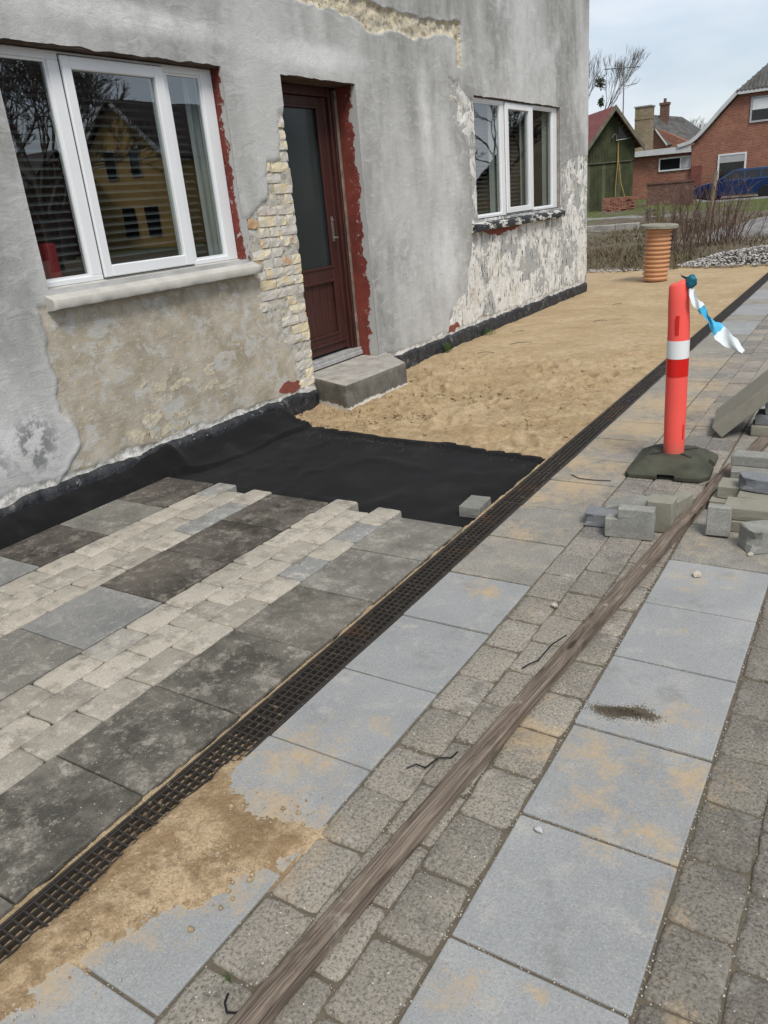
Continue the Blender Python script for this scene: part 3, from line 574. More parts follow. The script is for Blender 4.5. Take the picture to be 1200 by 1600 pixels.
# ---------------------------------------------------------------- geotextile
def build_fabric():
    xs = np.concatenate([np.arange(-4.045, -3.55, .014), np.arange(-3.55, -1.598, .03)]); ys = np.arange(-1.0, 4.82, .025)
    X, Y = np.meshgrid(xs, ys, indexing='ij')
    edge = np.interp(X, [-4.1, -4.0, -3.6, -3.15, -2.4, -1.66, -1.5], [4.74, 4.7, 4.56, 4.49, 4.50, 4.36, 4.34])
    zt = np.interp(Y, [-1, 2.9, 3.32, 3.46, 3.62, 4.75], [.045, .045, .045, .045, .012, -.005])
    t = sst(-3.72, -4.04, X+.05*(fbm(X*2, Y*2.2, 3)-.5)); Z = -.068+(zt+.068)*t**1.15
    Z += .055*np.exp(-((Y-3.44+.3*(X+3.9))/.055)**2)*np.exp(-((X+3.93)/.12)**2)                # fold standing up
    xcr = np.interp(Y, [3.2, 3.5, 3.9, 4.3, 4.75], [-3.86, -3.74, -3.70, -3.68, -3.62])
    Z += .024*sst(.012, -.012, X-xcr)*sst(3.15, 3.35, Y)*(1+.5*np.sin(Y*6))           # loose upper lap
    Z += (fbm(X*1.8, Y*1.8, 31, 4)-.5)*.030*sst(-1.6, -1.9, X)+(fbm(X*5, Y*1.6, 41, 3)-.5)*.010
    wr = 1-np.abs(2*fbm(X*2.4+Y*.8, Y*1.3-X*.5, 57, 3)-1); Z += .008*sst(.80, .99, wr)*sst(-1.62, -1.8, X)
    Z += .020*np.exp(-((Y-edge)/.03)**2)
    Ys = np.minimum(Y, edge+.01)
    Z = np.where(Y > edge+.01, -.075, Z)
    Z = np.where((Y < 2.95) & (X > -3.76), -.072, Z)
    obj_ = obj('geotextile_sheet', grid('geotextile_sheet', np.stack([X, Ys, Z], -1)), MAT['fabric'])
    tag(obj_, 'black geotextile sheet laid on the ground and turned up along the house wall', 'fabric')
build_fabric()

# ---------------------------------------------------------------- drain
def build_drain():
    root = empty('drain_channel', (-1.52, 0, 0)); tag(root, 'long black drain channel with a mesh grating between the old and new paving', 'drain')
    m = MB(); m.box(-.068, -.060, -1, 15, -.12, -.003); m.box(.060, .068, -1, 15, -.12, -.003); m.box(-.0675, .0675, -1, 15, -.135, -.118)
    m.build('channel', MAT['iron'], root)
    g = MB(); n = 17
    for i in range(5): x = -.053+.0265*i; g.box(x-.0026, x+.0026, .002, .498, -.026, -.0035)
    for k in range(n+1): yy = .004+.492*k/n; g.box(-.0585, .0585, yy-.0026, yy+.0026, -.024, -.005)
    me = g.mesh('grating')
    for k in range(-2, 30):
        obj('grating', me, MAT['iron'], root, (rng.uniform(-.0012, .0012), .5*k, rng.uniform(-.001, .001)))
    xs = np.array([-.094, -.085, -.076, -.069]); ys = np.arange(0, 4.5, .012); X, Y = np.meshgrid(xs, ys, indexing='ij')
    Z = -.016+.024*(fbm(X*40, Y*16, 6, 4)-.47); obj('sand_joint', grid('sand_joint', np.stack([X, Y, Z], -1)), MAT['sand'], root)
build_drain()

# ================================================================== THE PLASTERED HOUSE
WX = -4.05
W1 = (2.87, 4.60, 1.205, 2.46); DO = (5.25, 6.27, -.12, 2.46); W2 = (8.60, 11.30, 1.235, 2.50); YE = 12.52
house = empty('plastered_house', (WX, 5.75, 0)); tag(house, 'grey cement-rendered house under renovation with exposed yellow bricks beside its door', 'house')
def H(o):                                    # parts given in world coordinates
    o.parent = house; o.matrix_parent_inverse = Matrix.Translation((-WX, -5.75, 0)); return o
BR = [(5.32, 2.20), (5.17, 2.21), (5.15, 1.88), (4.97, 1.86), (4.93, 1.62), (4.80, 1.53), (4.70, 1.49), (4.60, 1.47), (4.60, 1.1), (4.72, 1.03), (4.72, .72), (4.83, .62), (4.93, .32), (5.05, .12), (5.32, .10)]
SPOT = [(3.50, .50, .13, .045), (3.66, .53, .07, .04), (3.72, .46, .09, .035), (3.58, .40, .07, .03), (4.05, .50, .09, .04), (3.98, .40, .10, .04), (3.46, .30, .1, .035), (3.30, .22, .15, .05), (3.62, .17, .15, .045), (3.70, .26, .08, .03), (4.22, .36, .12, .03), (4.28, 1.00, .05, .035), (3.38, .14, .12, .03)]
def build_wall():
    ys = np.unique(np.round(np.concatenate([np.linspace(-3, 1.6, 24), np.arange(1.7, 6.6, .0125), np.arange(6.6, YE, .020), W1[:2], DO[:2], W2[:2], [YE]]), 4))
    zs = np.unique(np.round(np.concatenate([np.arange(-.3, 3.25, .0125), np.linspace(3.27, 5.2, 40), W1[2:], DO[2:], W2[2:]]), 4))
    Y, Z = np.meshgrid(ys, zs, indexing='ij')
    wy = Y+.10*(fbm(Y*5, Z*5, 51, 4)-.5); wz = Z+.10*(fbm(Y*5, Z*5, 61, 4)-.5)
    m = lambda poly, s=.06: sst(s, -s, sdf(poly, wy, wz))
    course = .076
    by = Y+.05*(_hash(np.floor(Z/course), Z*0, 5)-.5)          # brick-toothed edge
    mo = sst(.03, -.03, sdf(BR, by+.03*(fbm(Y*14, Z*14, 3)-.5), Z+.02*(fbm(Y*14, Z*14, 8)-.5)))
    mo = mo*(1-.55*sst(.75, .45, Z)*sst(5.10, 4.95, Y))
    sp = 0*Y
    for sy, sz, ry, rz in SPOT: sp = np.maximum(sp, sst(1.25, .75, np.hypot((wy-sy)/ry, (wz-sz)/rz)))
    brn = m([(2.76, 1.13), (2.80, .75), (2.77, .5), (2.86, .3), (2.62, .1), (5.1, .05), (5.0, .3), (4.85, .62), (4.75, 1.1)], .05)
    wh = m([(8.45, 1.25), (8.42, .95), (8.3, .75), (8.25, .5), (8.05, .45), (7.78, .3), (7.72, .0), (12.6, .0), (12.6, 1.88), (12.0, 1.92), (11.55, 1.80), (11.33, 1.72), (11.25, 1.2)], .10)
    wh = np.maximum(wh, m([(8.02, 2.62), (8.12, 2.2), (8.42, 2.1), (8.5, 1.3), (8.62, 1.3), (8.62, 2.42), (8.4, 2.5), (8.25, 2.62)], .06))
    wh *= 1-.5*sst(.3, .0, np.hypot((Y-9.6)/1.5, (Z-.6)/.6))
    zl = np.interp(Y, [4.6, 5.6, 5.9, 6.3, 6.7, 7.3, 7.9, 8.33], [3.10, 3.06, 3.05, 3.02, 3.0, 2.99, 3.04, 3.07])
    wdt = np.interp(Y, [4.4, 5.0, 5.9, 7, 8.4], [.0, .05, .075, .085, .06])
    cr = sst(.035, -.035, np.abs(wz-zl)-wdt*(.35+1.3*fbm(Y*3, Z*3, 71)))*(Y > 4.6)*(Y < 8.38)
    cr = np.maximum(cr, sst(.03, -.02, np.abs(wy-8.31)-.045*(.3+1.2*fbm(Y*4, Z*4, 5)))*(Z > 2.74)*(Z < 3.10))
    cr0 = cr; cr = np.maximum(cr, .8*sp*sst(.36, .48, fbm(Y*11, Z*14, 88, 3)))
    crk = np.exp(-((Y-8.30-.05*(fbm(Y*0, Z*6, 9)-.5))/.012)**2)*(Z > 2.5)*(Z < 3.0)
    li = np.maximum.reduce([np.exp(-((Y-5.7)/.8)**2-((Z-2.62)/.11)**2), .9*np.exp(-((Y-3.9)/1.0)**2-((Z-2.66)/.09)**2), .8*np.exp(-((Y-7.5)/.18)**2-((Z-2.2)/.7)**2), .8*np.exp(-((Y-7.8)/.5)**2-((Z-.9)/.6)**2), .5*np.exp(-((Y-10)/1.6)**2-((Z-2.7)/.2)**2), .55*sst(6.6, 8.2, Y)*sst(.35, .6, fbm(Y*1.3, Z*1.1, 66)), .45*np.exp(-((Y-4.85)/.15)**2-((Z-.35)/.2)**2), .7*np.exp(-((Y-2.4)/.5)**2-((Z-.45)/.2)**2)])
    dk = np.maximum.reduce([np.exp(-((Y-2.55)/.17)**2-((Z-.38)/.2)**2), .9*np.exp(-((Y-2.2)/.2)**2-((Z-.33)/.15)**2), .7*np.exp(-((Y-2.3)/.2)**2-((Z-1.0)/.12)**2), .45*np.exp(-((Y-6.9)/.4)**2-((Z-1.0)/.5)**2), .4*np.exp(-((Y-6.8)/.5)**2-((Z-2.9)/.3)**2)])
    rd = np.maximum.reduce([sst(1.2, .8, np.hypot((wy-4.93)/.16, (wz-.17+.0)/.045)), sst(1.2, .8, np.hypot((wy-7.87)/.15, (wz-.13)/.075)), .9*sst(1.2, .8, np.hypot((wy-9.3)/.6, (wz-1.10)/.045)), .8*sst(1.3, .7, np.hypot((wy-8.75)/.2, (wz-.10)/.04))])
    pt = np.interp(Y, [-3, 2.2, 3.4, 5.2, 6.3, 9, 12.5], [.125, .125, .115, .085, .095, .095, .075])
    pw = sst(.03, -.01, wz-pt-.022)*sst(.3, .6, fbm(Y*4, Z*4, 77)+.3)
    # relief: positive is outwards
    D = .010*(fbm(Y*.9, Z*.9, 1)-.5)+.004*(fbm(Y*6, Z*6, 2)-.5)
    D -= .009*sst(.35, .65, brn); D += .003*np.exp(-((sdf([(2.76, 1.13), (2.80, .75), (2.77, .5), (2.86, .3), (2.62, .1), (2.6, -1), (6, -1), (6, 1.13)], wy, wz)-.02)/.02)**2)*(Z < 1.1)*(Y < 2.95)
    D += -.007*sst(.4, .6, wh)*sst(.40, .52, fbm(Y*8, Z*5, 33, 4))
    D = D*(1-mo)+mo*(-.018+.020*(fbm(Y*22, Z*22, 15, 3)-.5))
    D -= sst(.4, .7, cr0)*(.014+.040*(fbm(Y*16, Z*16, 25, 3)-.3)); D -= .02*crk
    D -= .0015*sp*brn; D -= .012*sst(.3, .7, pw)*fbm(Y*15, Z*15, 5, 3)
    inn = lambda o: (Y >= o[0]-1e-4) & (Y <= o[1]+1e-4) & (Z >= o[2]-1e-4) & (Z <= o[3]+1e-4)
    yc = (ys[:-1]+ys[1:])/2; zc = (zs[:-1]+zs[1:])/2; YC, ZC = np.meshgrid(yc, zc, indexing='ij')
    keep = np.ones(YC.shape, bool)
    for o in (W1, DO, W2): keep &= ~((YC > o[0]) & (YC < o[1]) & (ZC > o[2]) & (ZC < o[3]))
    Yj = Y.copy(); Zj = Z.copy()                # slightly uneven arrises
    ed = (np.abs(Y-DO[1]) < .006) & (Z < 2.46); Yj[ed] += .012*(fbm(Y*0, Z*8, 4)[ed]-.5)
    for o in (W1, DO, W2):
        tp = (np.abs(Z-o[3]) < .006) & (Y > o[0]-.01) & (Y < o[1]+.01); Zj[tp] += .022*(fbm(Y*9, Z*0, 6)[tp]-.45)
    ed = (np.abs(Y-DO[0]) < .006) & (Z < 2.25); Yj[ed] += .035*(_hash(np.floor(Z/course), Z*0, 15)[ed]-.6)
    P = np.stack([WX+D, Yj, Zj], -1)
    m1 = np.stack([brn*(1-sp*.0), wh, mo, cr], -1); m2 = np.stack([li, dk, rd, pw], -1)
    H(obj('front_wall', grid('front_wall', P, keep, True, {'m1': m1, 'm2': m2}), MAT['wall']))
build_wall()
def brick_mesh(L_, Hh, seed):
    r = random.Random(seed); nx, nz = 4, 3; v = []; f = []
    for i in range(nx+1):
        for j in range(nz+1):
            yy = -L_/2+L_*i/nx; zz = -Hh/2+Hh*j/nz; e = (i in (0, nx))+(j in (0, nz))
            v.append((r.uniform(-.0028, .0028)-(.001 if e == 1 else .004 if e == 2 else 0), yy+r.uniform(-.003, .003), zz+r.uniform(-.0025, .0025)))
    id_ = lambda i, j: i*(nz+1)+j
    f += [(id_(i, j), id_(i+1, j), id_(i+1, j+1), id_(i, j+1)) for i in range(nx) for j in range(nz)]
    ringi = [id_(i, 0) for i in range(nx+1)]+[id_(nx, j) for j in range(1, nz+1)]+[id_(i, nz) for i in range(nx-1, -1, -1)]+[id_(0, j) for j in range(nz-1, 0, -1)]
    b = len(v)
    for q in ringi: v.append((-.06, v[q][1], v[q][2]))
    n = len(ringi); f += [(ringi[i], b+i, b+(i+1) % n, ringi[(i+1) % n]) for i in range(n)]
    me = pyd('brick', v, f); me.materials.append(MAT['ybrick']); return me
BRK = [brick_mesh(.222, .067, i) for i in range(6)]; BRH = [brick_mesh(.108, .067, i+20) for i in range(6)]
def build_bricks():
    for k in range(28):
        z = .115+.076*k+.038; y = 5.245; first = True
        while y > 4.66:
            hd = (k % 2 == 1) if first else (rng.random() < .55)
            ln = (.108 if hd else .222); first = False; yc = y-ln/2; y -= ln+.009
            d = sdf(BR, np.array([yc+ln*.28]), np.array([z]))[0]
            if yc-ln/2 < 4.615 and z > 1.1: continue
            if d > -.004 or (d > -.03 and rng.random() < .3): continue
            low = z < .8
            if rng.random() < (.30 if low and yc < 5.08 else .10): continue        # bed left full of mortar
            if low and yc < 4.98 and rng.random() < .5: continue
            H(obj('brick', rng.choice(BRH if hd else BRK), MAT['ybrick'], None, (WX-.009+rng.uniform(-.005, .003), yc+rng.uniform(-.004, .004), z+rng.uniform(-.004, .004)), (rng.uniform(-.03, .03), rng.uniform(-.03, .03), rng.uniform(-.02, .02)), (1, rng.uniform(.93, 1.03), rng.uniform(.93, 1.05))))
build_bricks()
def build_house_parts():
    # body behind the facade
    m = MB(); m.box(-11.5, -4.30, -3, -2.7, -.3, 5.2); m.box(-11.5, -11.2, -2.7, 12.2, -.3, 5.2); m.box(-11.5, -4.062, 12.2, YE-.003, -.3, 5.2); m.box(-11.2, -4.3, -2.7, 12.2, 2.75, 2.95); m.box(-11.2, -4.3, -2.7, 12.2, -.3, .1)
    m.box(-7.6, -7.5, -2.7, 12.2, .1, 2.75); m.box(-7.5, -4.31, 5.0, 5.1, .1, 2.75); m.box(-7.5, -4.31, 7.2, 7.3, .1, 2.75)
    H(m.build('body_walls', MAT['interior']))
    H(box(-11.5, -4.06, YE-.002, YE+.02, -.3, 5.2).build('end_wall', plain('grey_render', (.36, .36, .35), .93, .15, 2, .004)))
    rf = MB().prism([(-11.9, 5.0), (-3.65, 5.0), (-3.65, 5.08), (-7.75, 8.4), (-11.9, 5.08)], 1, -3.3, 12.8); H(rf.build('roof', plain('roof_tile', (.09, .06, .05), .8, .3, 3, .01)))
    # plinth
    ys = np.concatenate([np.arange(-3, 1.6, .2), np.arange(1.6, 12.5, .018), [12.5]]); zz = np.linspace(0, 1, 16); Y, T_ = np.meshgrid(ys, zz, indexing='ij')
    pt = np.interp(Y, [-3, 2.2, 3.4, 5.2, 6.3, 9, 12.5], [.125, .125, .115, .085, .095, .095, .075])+.035*(fbm(Y*7, Y*0, 3, 5)-.5)
    Z = -.30+(pt+.30)*T_; X = WX+.016+.030*(fbm(Y*7, Z*9, 9, 4)-.5)-.045*sst(.93, 1.0, T_)
    yk = (ys[:-1]+ys[1:])/2; keep = np.repeat(((yk < 5.235) | (yk > 6.22))[:, None], 15, 1)
    H(obj('plinth', grid('plinth', np.stack([X, Y, Z], -1), keep), MAT['plinth']))
    # window and door reveals
    def reveal(o, depth, mats):
        m = MB(); m.box(WX-depth-.02, WX-.004, o[1]-.001, o[1]+.05, o[2], o[3]); r = H(m.build('reveal', mats[0]))
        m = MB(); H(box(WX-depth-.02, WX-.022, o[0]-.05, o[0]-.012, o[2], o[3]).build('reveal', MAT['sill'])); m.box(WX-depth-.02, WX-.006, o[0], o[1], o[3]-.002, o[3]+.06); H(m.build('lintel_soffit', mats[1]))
    dark = plain('dark_brown_soffit', (.10, .07, .055), .9, .4, 8, .006)  # dark mottled brown for the underside of every opening
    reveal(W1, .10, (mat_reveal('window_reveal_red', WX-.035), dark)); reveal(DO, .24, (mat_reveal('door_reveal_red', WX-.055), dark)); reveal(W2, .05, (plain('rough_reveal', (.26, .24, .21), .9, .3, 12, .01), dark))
    # window sills
    v = [(WX+.085, 2.79, 1.085), (WX+.085, 4.64, 1.085), (WX+.085, 4.64, 1.15), (WX+.085, 2.79, 1.15), (-4.2, 2.79, 1.085), (-4.2, 4.64, 1.085), (-4.2, 4.64, 1.203), (-4.2, 2.79, 1.203)]
    F = [(0, 1, 2, 3), (7, 6, 5, 4), (3, 2, 6, 7), (0, 4, 5, 1), (1, 5, 6, 2), (0, 3, 7, 4)]
    def sill(y0, y1, zf, zb, th, pr, mat, lab, seed):
        n = 60; ysl = np.linspace(y0, y1, n); prof = [(-.12, zb-.14), (pr-.002, zf-th), (pr, zf-th*.93), (pr+.001, zf-.003), (pr-.002, zf), (-.12, zb)]
        P = np.array([[[WX+px+(.002*(fbm(yv*14, k, seed)-.5) if 0 < k < 5 else 0), yv, pz+(.014*(fbm(yv*30, k+.5, seed)-.5) if k in (1,) else .0015*(fbm(yv*6, k, seed)-.5))] for k, (px, pz) in enumerate(prof)] for yv in ysl])
        me = grid('window_sill', P, smooth=False); bm = bmesh.new(); bm.from_mesh(me); bm.verts.ensure_lookup_table(); bm.faces.new([bm.verts[i] for i in range(6)]); bm.faces.new([bm.verts[(n-1)*6+i] for i in range(6)][::-1]); bmesh.ops.recalc_face_normals(bm, faces=bm.faces); bm.to_mesh(me); bm.free()
        o = H(obj('window_sill', me, mat)); o['label'] = lab
    sill(2.835, 4.665, 1.150, 1.218, .054, .070, MAT['sill'], 'pale cement window sill', 3)
    t = T('tarred_sill'); c = t.mix(t.step(t.noise(9, 6, .75, v=t.map(t.pos(), (1, .5, 2))), .53, .57), (.025, .028, .028), (.55, .54, .5)); sm = t.done(c, .6, t.bump(t.noise(30, 5), .5, .005))
    sill(8.42, 11.32, 1.185, 1.232, .075, .075, sm, 'black sill with flaking white paint', 4)
build_house_parts()
def window(o, X, glassL, sash, sashg, glassR, z0, z1, zs0, zs1, zg0, zg1, lab, mulL):
    """o: opening; X: outer face plane; three lights, the middle one an opening sash"""
    w_ = H(empty('window')); w_['label'] = lab
    w_.parent = house; w_.location = (0, 0, 0)
    P = MAT['pvc']; y0, y1 = o[0]+.006, o[1]-.006; b, t = o[2]+.004, o[3]-.006
    fr = MB(); fr.box(X-.07, X, y0, glassL[0], b, t); fr.box(X-.07, X, glassR[1], y1, b, t); fr.box(X-.07, X, glassL[0], glassR[1], z1, t); fr.box(X-.07, X, glassL[0], glassR[1], b, z0)
    fr.box(X-.069, X-.001, glassL[1], sash[0]+.02, z0, z1); fr.box(X-.069, X-.001, sash[1]-.02, glassR[0], z0, z1)
    obj('frame', fr.mesh('frame', bevel=.004), P, w_)
    for g in (glassL, glassR):                       # glazing beads
        m = MB(); e = .014; m.box(X-.03, X-.012, g[0], g[0]+e, z0, z1); m.box(X-.03, X-.012, g[1]-e, g[1], z0, z1); m.box(X-.03, X-.012, g[0]+e, g[1]-e, z0, z0+e); m.box(X-.03, X-.012, g[0]+e, g[1]-e, z1-e, z1)
        obj('glazing_bead', m.mesh('glazing_bead'), P, w_)
        obj('pane', box(X-.028, X-.022, g[0]+.002, g[1]-.002, z0+.002, z1-.002).mesh('pane'), MAT['glass'], w_)
    s = MB(); s.box(X-.05, X+.018, sash[0], sashg[0], zs0, zs1); s.box(X-.05, X+.018, sashg[1], sash[1], zs0, zs1); s.box(X-.05, X+.018, sashg[0], sashg[1], zs0, zg0); s.box(X-.05, X+.018, sashg[0], sashg[1], zg1, zs1)
    so_ = obj('sash', s.mesh('sash', bevel=.005), P, w_)
    g = MB(); e = .006; g.box(X-.02, X+.001, sash[0]-e, sash[0]-.0005, zs0-e, zs1+e); g.box(X-.02, X+.001, sash[1]+.0005, sash[1]+e, zs0-e, zs1+e); g.box(X-.02, X+.0012, sash[0]-e, sash[1]+e, zs0-e, zs0-.0005); g.box(X-.02, X+.0012, sash[0]-e, sash[1]+e, zs1+.0005, zs1+e); obj('seal', g.mesh('seal'), MAT['blk'], w_)
    obj('pane', box(X-.012, X-.006, sashg[0]+.002, sashg[1]-.002, zg0+.002, zg1-.002).mesh('pane'), MAT['glass'], w_)
    return w_
window(W1, -4.14, (2.925, 3.265), (3.347, 4.128), (3.412, 4.048), (4.167, 4.484), 1.242, 2.408, 1.219, 2.434, 1.288, 2.365, 'white three-light window nearest the camera', 3.3)
window(W2, -4.09, (8.655, 9.40), (9.51, 10.38), (9.60, 10.25), (10.42, 11.13), 1.27, 2.455, 1.255, 2.48, 1.32, 2.41, 'white three-light window near the house corner', 9.45)
H_ = house
for ch in list(house.children):
    if ch.name.startswith('window') and ch.type == 'EMPTY': ch.matrix_parent_inverse = Matrix.Translation((-WX, -5.75, 0))
def build_door():
    d = empty('door'); d.parent = house; d.matrix_parent_inverse = Matrix.Translation((-WX, -5.75, 0)); d['label'] = 'dark red-brown wooden door with a tall glass pane'
    D = MAT['doorwood']; XF = -4.27; XL = -4.30
    f = MB(); f.box(XF-.09, XF, DO[0]-.0, 5.36, .235, 2.455); f.box(XF-.09, XF, 6.165, DO[1]+.002, .235, 2.455); f.box(XF-.09, XF, 5.36, 6.165, 2.385, 2.455); f.box(XF-.088, XF-.03, 6.135, 6.165, .235, 2.385); f.box(XF-.088, XF-.03, 5.36, 5.39, .235, 2.385); f.box(XF, XF+.018, 6.20, 6.225, .235, 2.44)
    obj('frame', f.mesh('frame', bevel=.004), D, d)
    obj('jamb_strip', box(XF-.01, XF+.022, 6.232, 6.266, .17, 2.44).mesh('jamb_strip', bevel=.006), plain('bare_weathered_jamb', (.17, .135, .105), .9, .5, 14, .004), d)
    g0, g1, gz0, gz1 = 5.47, 6.022, 1.0, 2.31; l0, l1 = 5.392, 6.132; p0, p1, pz0, pz1 = 5.47, 6.022, .41, .895
    lf = MB(); lf.box(XL-.045, XL, l0, g0, .262, 2.382); lf.box(XL-.045, XL, g1, l1, .262, 2.382); lf.box(XL-.045, XL, g0, g1, gz1, 2.382); lf.box(XL-.045, XL, g0, g1, pz1, gz0); lf.box(XL-.045, XL, g0, g1, .262, pz0)
    leaf = obj('leaf', lf.mesh('leaf', bevel=.004), D, d)
    pn = MB(); n = 5
    for i in range(n): a = p0+(p1-p0)*i/n; pn.box(XL-.034, XL-.016, a+.002, a+(p1-p0)/n-.002, pz0, pz1)
    obj('panel', pn.mesh('panel', bevel=.002), D, d)
    mo_ = MB(); e = .018
    for (a0, a1, b0, b1) in ((g0, g1, gz0, gz1), (p0, p1, pz0, pz1)): mo_.box(XL-.012, XL+.008, a0-.004, a0+e, b0, b1); mo_.box(XL-.012, XL+.008, a1-e, a1+.004, b0, b1); mo_.box(XL-.012, XL+.0085, a0-.004, a1+.004, b0-.004, b0+e); mo_.box(XL-.012, XL+.0085, a0-.004, a1+.004, b1-e, b1+.004)
    mo_.box(XL, XL+.02, l0+.02, l1-.02, .335, .355)
    obj('moulding', mo_.mesh('moulding', bevel=.003), D, d)
    t = T('door_glass'); c = t.mix(t.step(t.voro(55), .06, .03), (.022, .028, .029), (.5, .5, .5)); dg = t.done(c, .16, t.bump(t.noise(3, 2), .05, .02), spec=.4)
    obj('pane', box(XL-.03, XL-.02, g0, g1, gz0, gz1).mesh('pane'), dg, d)
    h = MB(); h.box(XL, XL+.006, 6.062, 6.092, 1.22, 1.43); h.bar((XL+.008, 6.077, 1.25), (XL+.05, 6.077, 1.25), .008); h.bar((XL+.044, 6.085, 1.25), (XL+.044, 6.02, 1.249), .008); h.bar((XL+.004, 6.077, 1.40), (XL+.016, 6.077, 1.40), .012)
    obj('handle', h.mesh('handle', bevel=.001), MAT['steel'], d)
    th = MB(); th.box(-4.40, -4.235, DO[0]+.005, DO[1]-.005, .165, .236); th.box(-4.30, -4.22, DO[0]+.01, DO[1]-.01, .168, .205)
    obj('threshold', th.mesh('threshold', bevel=.004), plain('worn_aluminium_threshold', (.33, .33, .32), .6, .25, 12, .002, .4), d)
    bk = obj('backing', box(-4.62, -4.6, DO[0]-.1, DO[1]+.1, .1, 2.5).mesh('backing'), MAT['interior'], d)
build_door()
# blinds, curtains and added red blocks behind the panes
def blind(x, y0, y1, z0, z1, lab, tilt=.55, pitch=.048):
    r = empty('window_blind', (x, (y0+y1)/2, z1)); tag(r, lab, 'blind', 'slatted blinds behind the window panes')
    me = box(-.022, .022, -(y1-y0)/2, (y1-y0)/2, -.001, .001).mesh('slat'); z = -.05
    obj('headrail', box(-.02, .02, -(y1-y0)/2, (y1-y0)/2, -.03, .01).mesh('headrail'), MAT['slat'], r)
    while z > z0-z1: obj('slat', me, MAT['slat'], r, (0, 0, z), (0, tilt, 0)); z -= pitch
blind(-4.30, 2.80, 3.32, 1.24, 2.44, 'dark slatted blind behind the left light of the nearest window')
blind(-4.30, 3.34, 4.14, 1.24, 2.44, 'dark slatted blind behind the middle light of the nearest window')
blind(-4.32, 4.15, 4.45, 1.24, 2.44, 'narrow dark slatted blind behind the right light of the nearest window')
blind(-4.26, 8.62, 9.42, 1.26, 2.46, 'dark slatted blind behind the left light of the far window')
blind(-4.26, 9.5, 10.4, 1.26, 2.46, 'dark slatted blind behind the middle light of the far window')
def curtain(x, y0, y1, z0, z1, lab, amp=.02):
    ys = np.linspace(y0, y1, 40); zs = np.linspace(z0, z1, 6); Y, Z = np.meshgrid(ys, zs, indexing='ij'); X = x+amp*np.sin((Y-y0)*60)*(.7+.3*np.sin(Z*3))
    m_ = grid('curtain', np.stack([X, Y, Z], -1)); tag(obj('curtain', m_, MAT['curtain']), lab, 'curtain', 'pale curtains inside the windows')
curtain(-4.24, 4.40, 4.66, 1.25, 2.45, 'pale curtain gathered at the right side of the nearest window')
curtain(-4.20, 9.28, 9.48, 1.27, 2.47, 'pale curtain edge between the left and middle lights of the far window')
curtain(-4.20, 10.24, 10.44, 1.27, 2.47, 'pale curtain edge between the middle and right lights of the far window')
curtain(-4.20, 11.02, 11.30, 1.27, 2.47, 'pale curtain at the right end of the far window')
cu = MB().box(-4.275, -4.205, 2.9, 3.0, 1.25, 1.44); cu.box(-4.27, -4.20, 3.015, 3.10, 1.25, 1.45)
tag(cu.build('red_reflection_standin', MAT['redcloth'], bevel=.018, seg=2), 'added red blocks standing in for a red reflection in the lower left pane of the nearest window', 'red_reflection_standin')  # made-up red blocks in place of a probable red reflection

# doorstep
def build_step():
    top = [(-4.06, 5.255), (-3.615, 5.06), (-3.585, 5.985), (-4.06, 6.42)]; bot = [(x+(.012 if x > -4 else 0), y) for x, y in top]
    m = MB(); m.add([(x, y, -.14) for x, y in bot]+[(x, y, .158) for x, y in top], [(3, 2, 1, 0), (4, 5, 6, 7), (0, 1, 5, 4), (1, 2, 6, 5), (2, 3, 7, 6), (3, 0, 4, 7)])
    m.box(-4.26, -4.05, DO[0]+.004, DO[1]-.004, -.1, .156)
    me = m.mesh('doorstep', bevel=.014, seg=2)
    bm = bmesh.new(); bm.from_mesh(me); bmesh.ops.subdivide_edges(bm, edges=[e for e in bm.edges if e.calc_length() > .08], cuts=7, use_grid_fill=True); bmesh.ops.triangulate(bm, faces=[f for f in bm.faces if len(f.verts) > 4])
    for v in bm.verts:
        k = float(fbm(np.array([v.co.y*9+v.co.x*5]), np.array([v.co.z*9+v.co.x*4]), 5)[0])-.5; v.co += v.normal*k*.014
        d = (v.co-Vector((-3.61, 5.07, .10))).length
        if d < .05: v.co += Vector((-.35, .7, 0))*(.05-d)*.7
    bm.to_mesh(me); bm.free(); me.shade_smooth()
    t = T('doorstep_concrete'); z = t.sep(t.pos())[2]; c = t.mix(t.ramp(t.noise(5, 7, .7), (.35, 0), (.65, 1)), (.095, .088, .075), (.18, .167, .143))
    up_ = t.sep(t.n('ShaderNodeNewGeometry').outputs['Normal'])[2]; c = t.mix(t.ma('MULTIPLY', t.step(up_, .6, .95), t.ramp(t.noise(6, 6, .7), (.3, .35), (.6, 1))), c, (.41, .385, .345))  # upward faces painted lighter than the sides, as light from above would
    c = t.mix(t.step(t.ma('ADD', z, t.ma('MULTIPLY', t.noise(14, 5, .7), .09)), .028, .012), c, (.66, .64, .59)); c = t.mix(t.step(t.noise(120, 3), .66, .72), c, (.5, .48, .44))
    tag(obj('doorstep', me, t.done(c, .92, t.bump(t.noise(60, 5, .75), .7, .006))), 'worn grey concrete doorstep below the red-brown door', 'doorstep')
build_step()

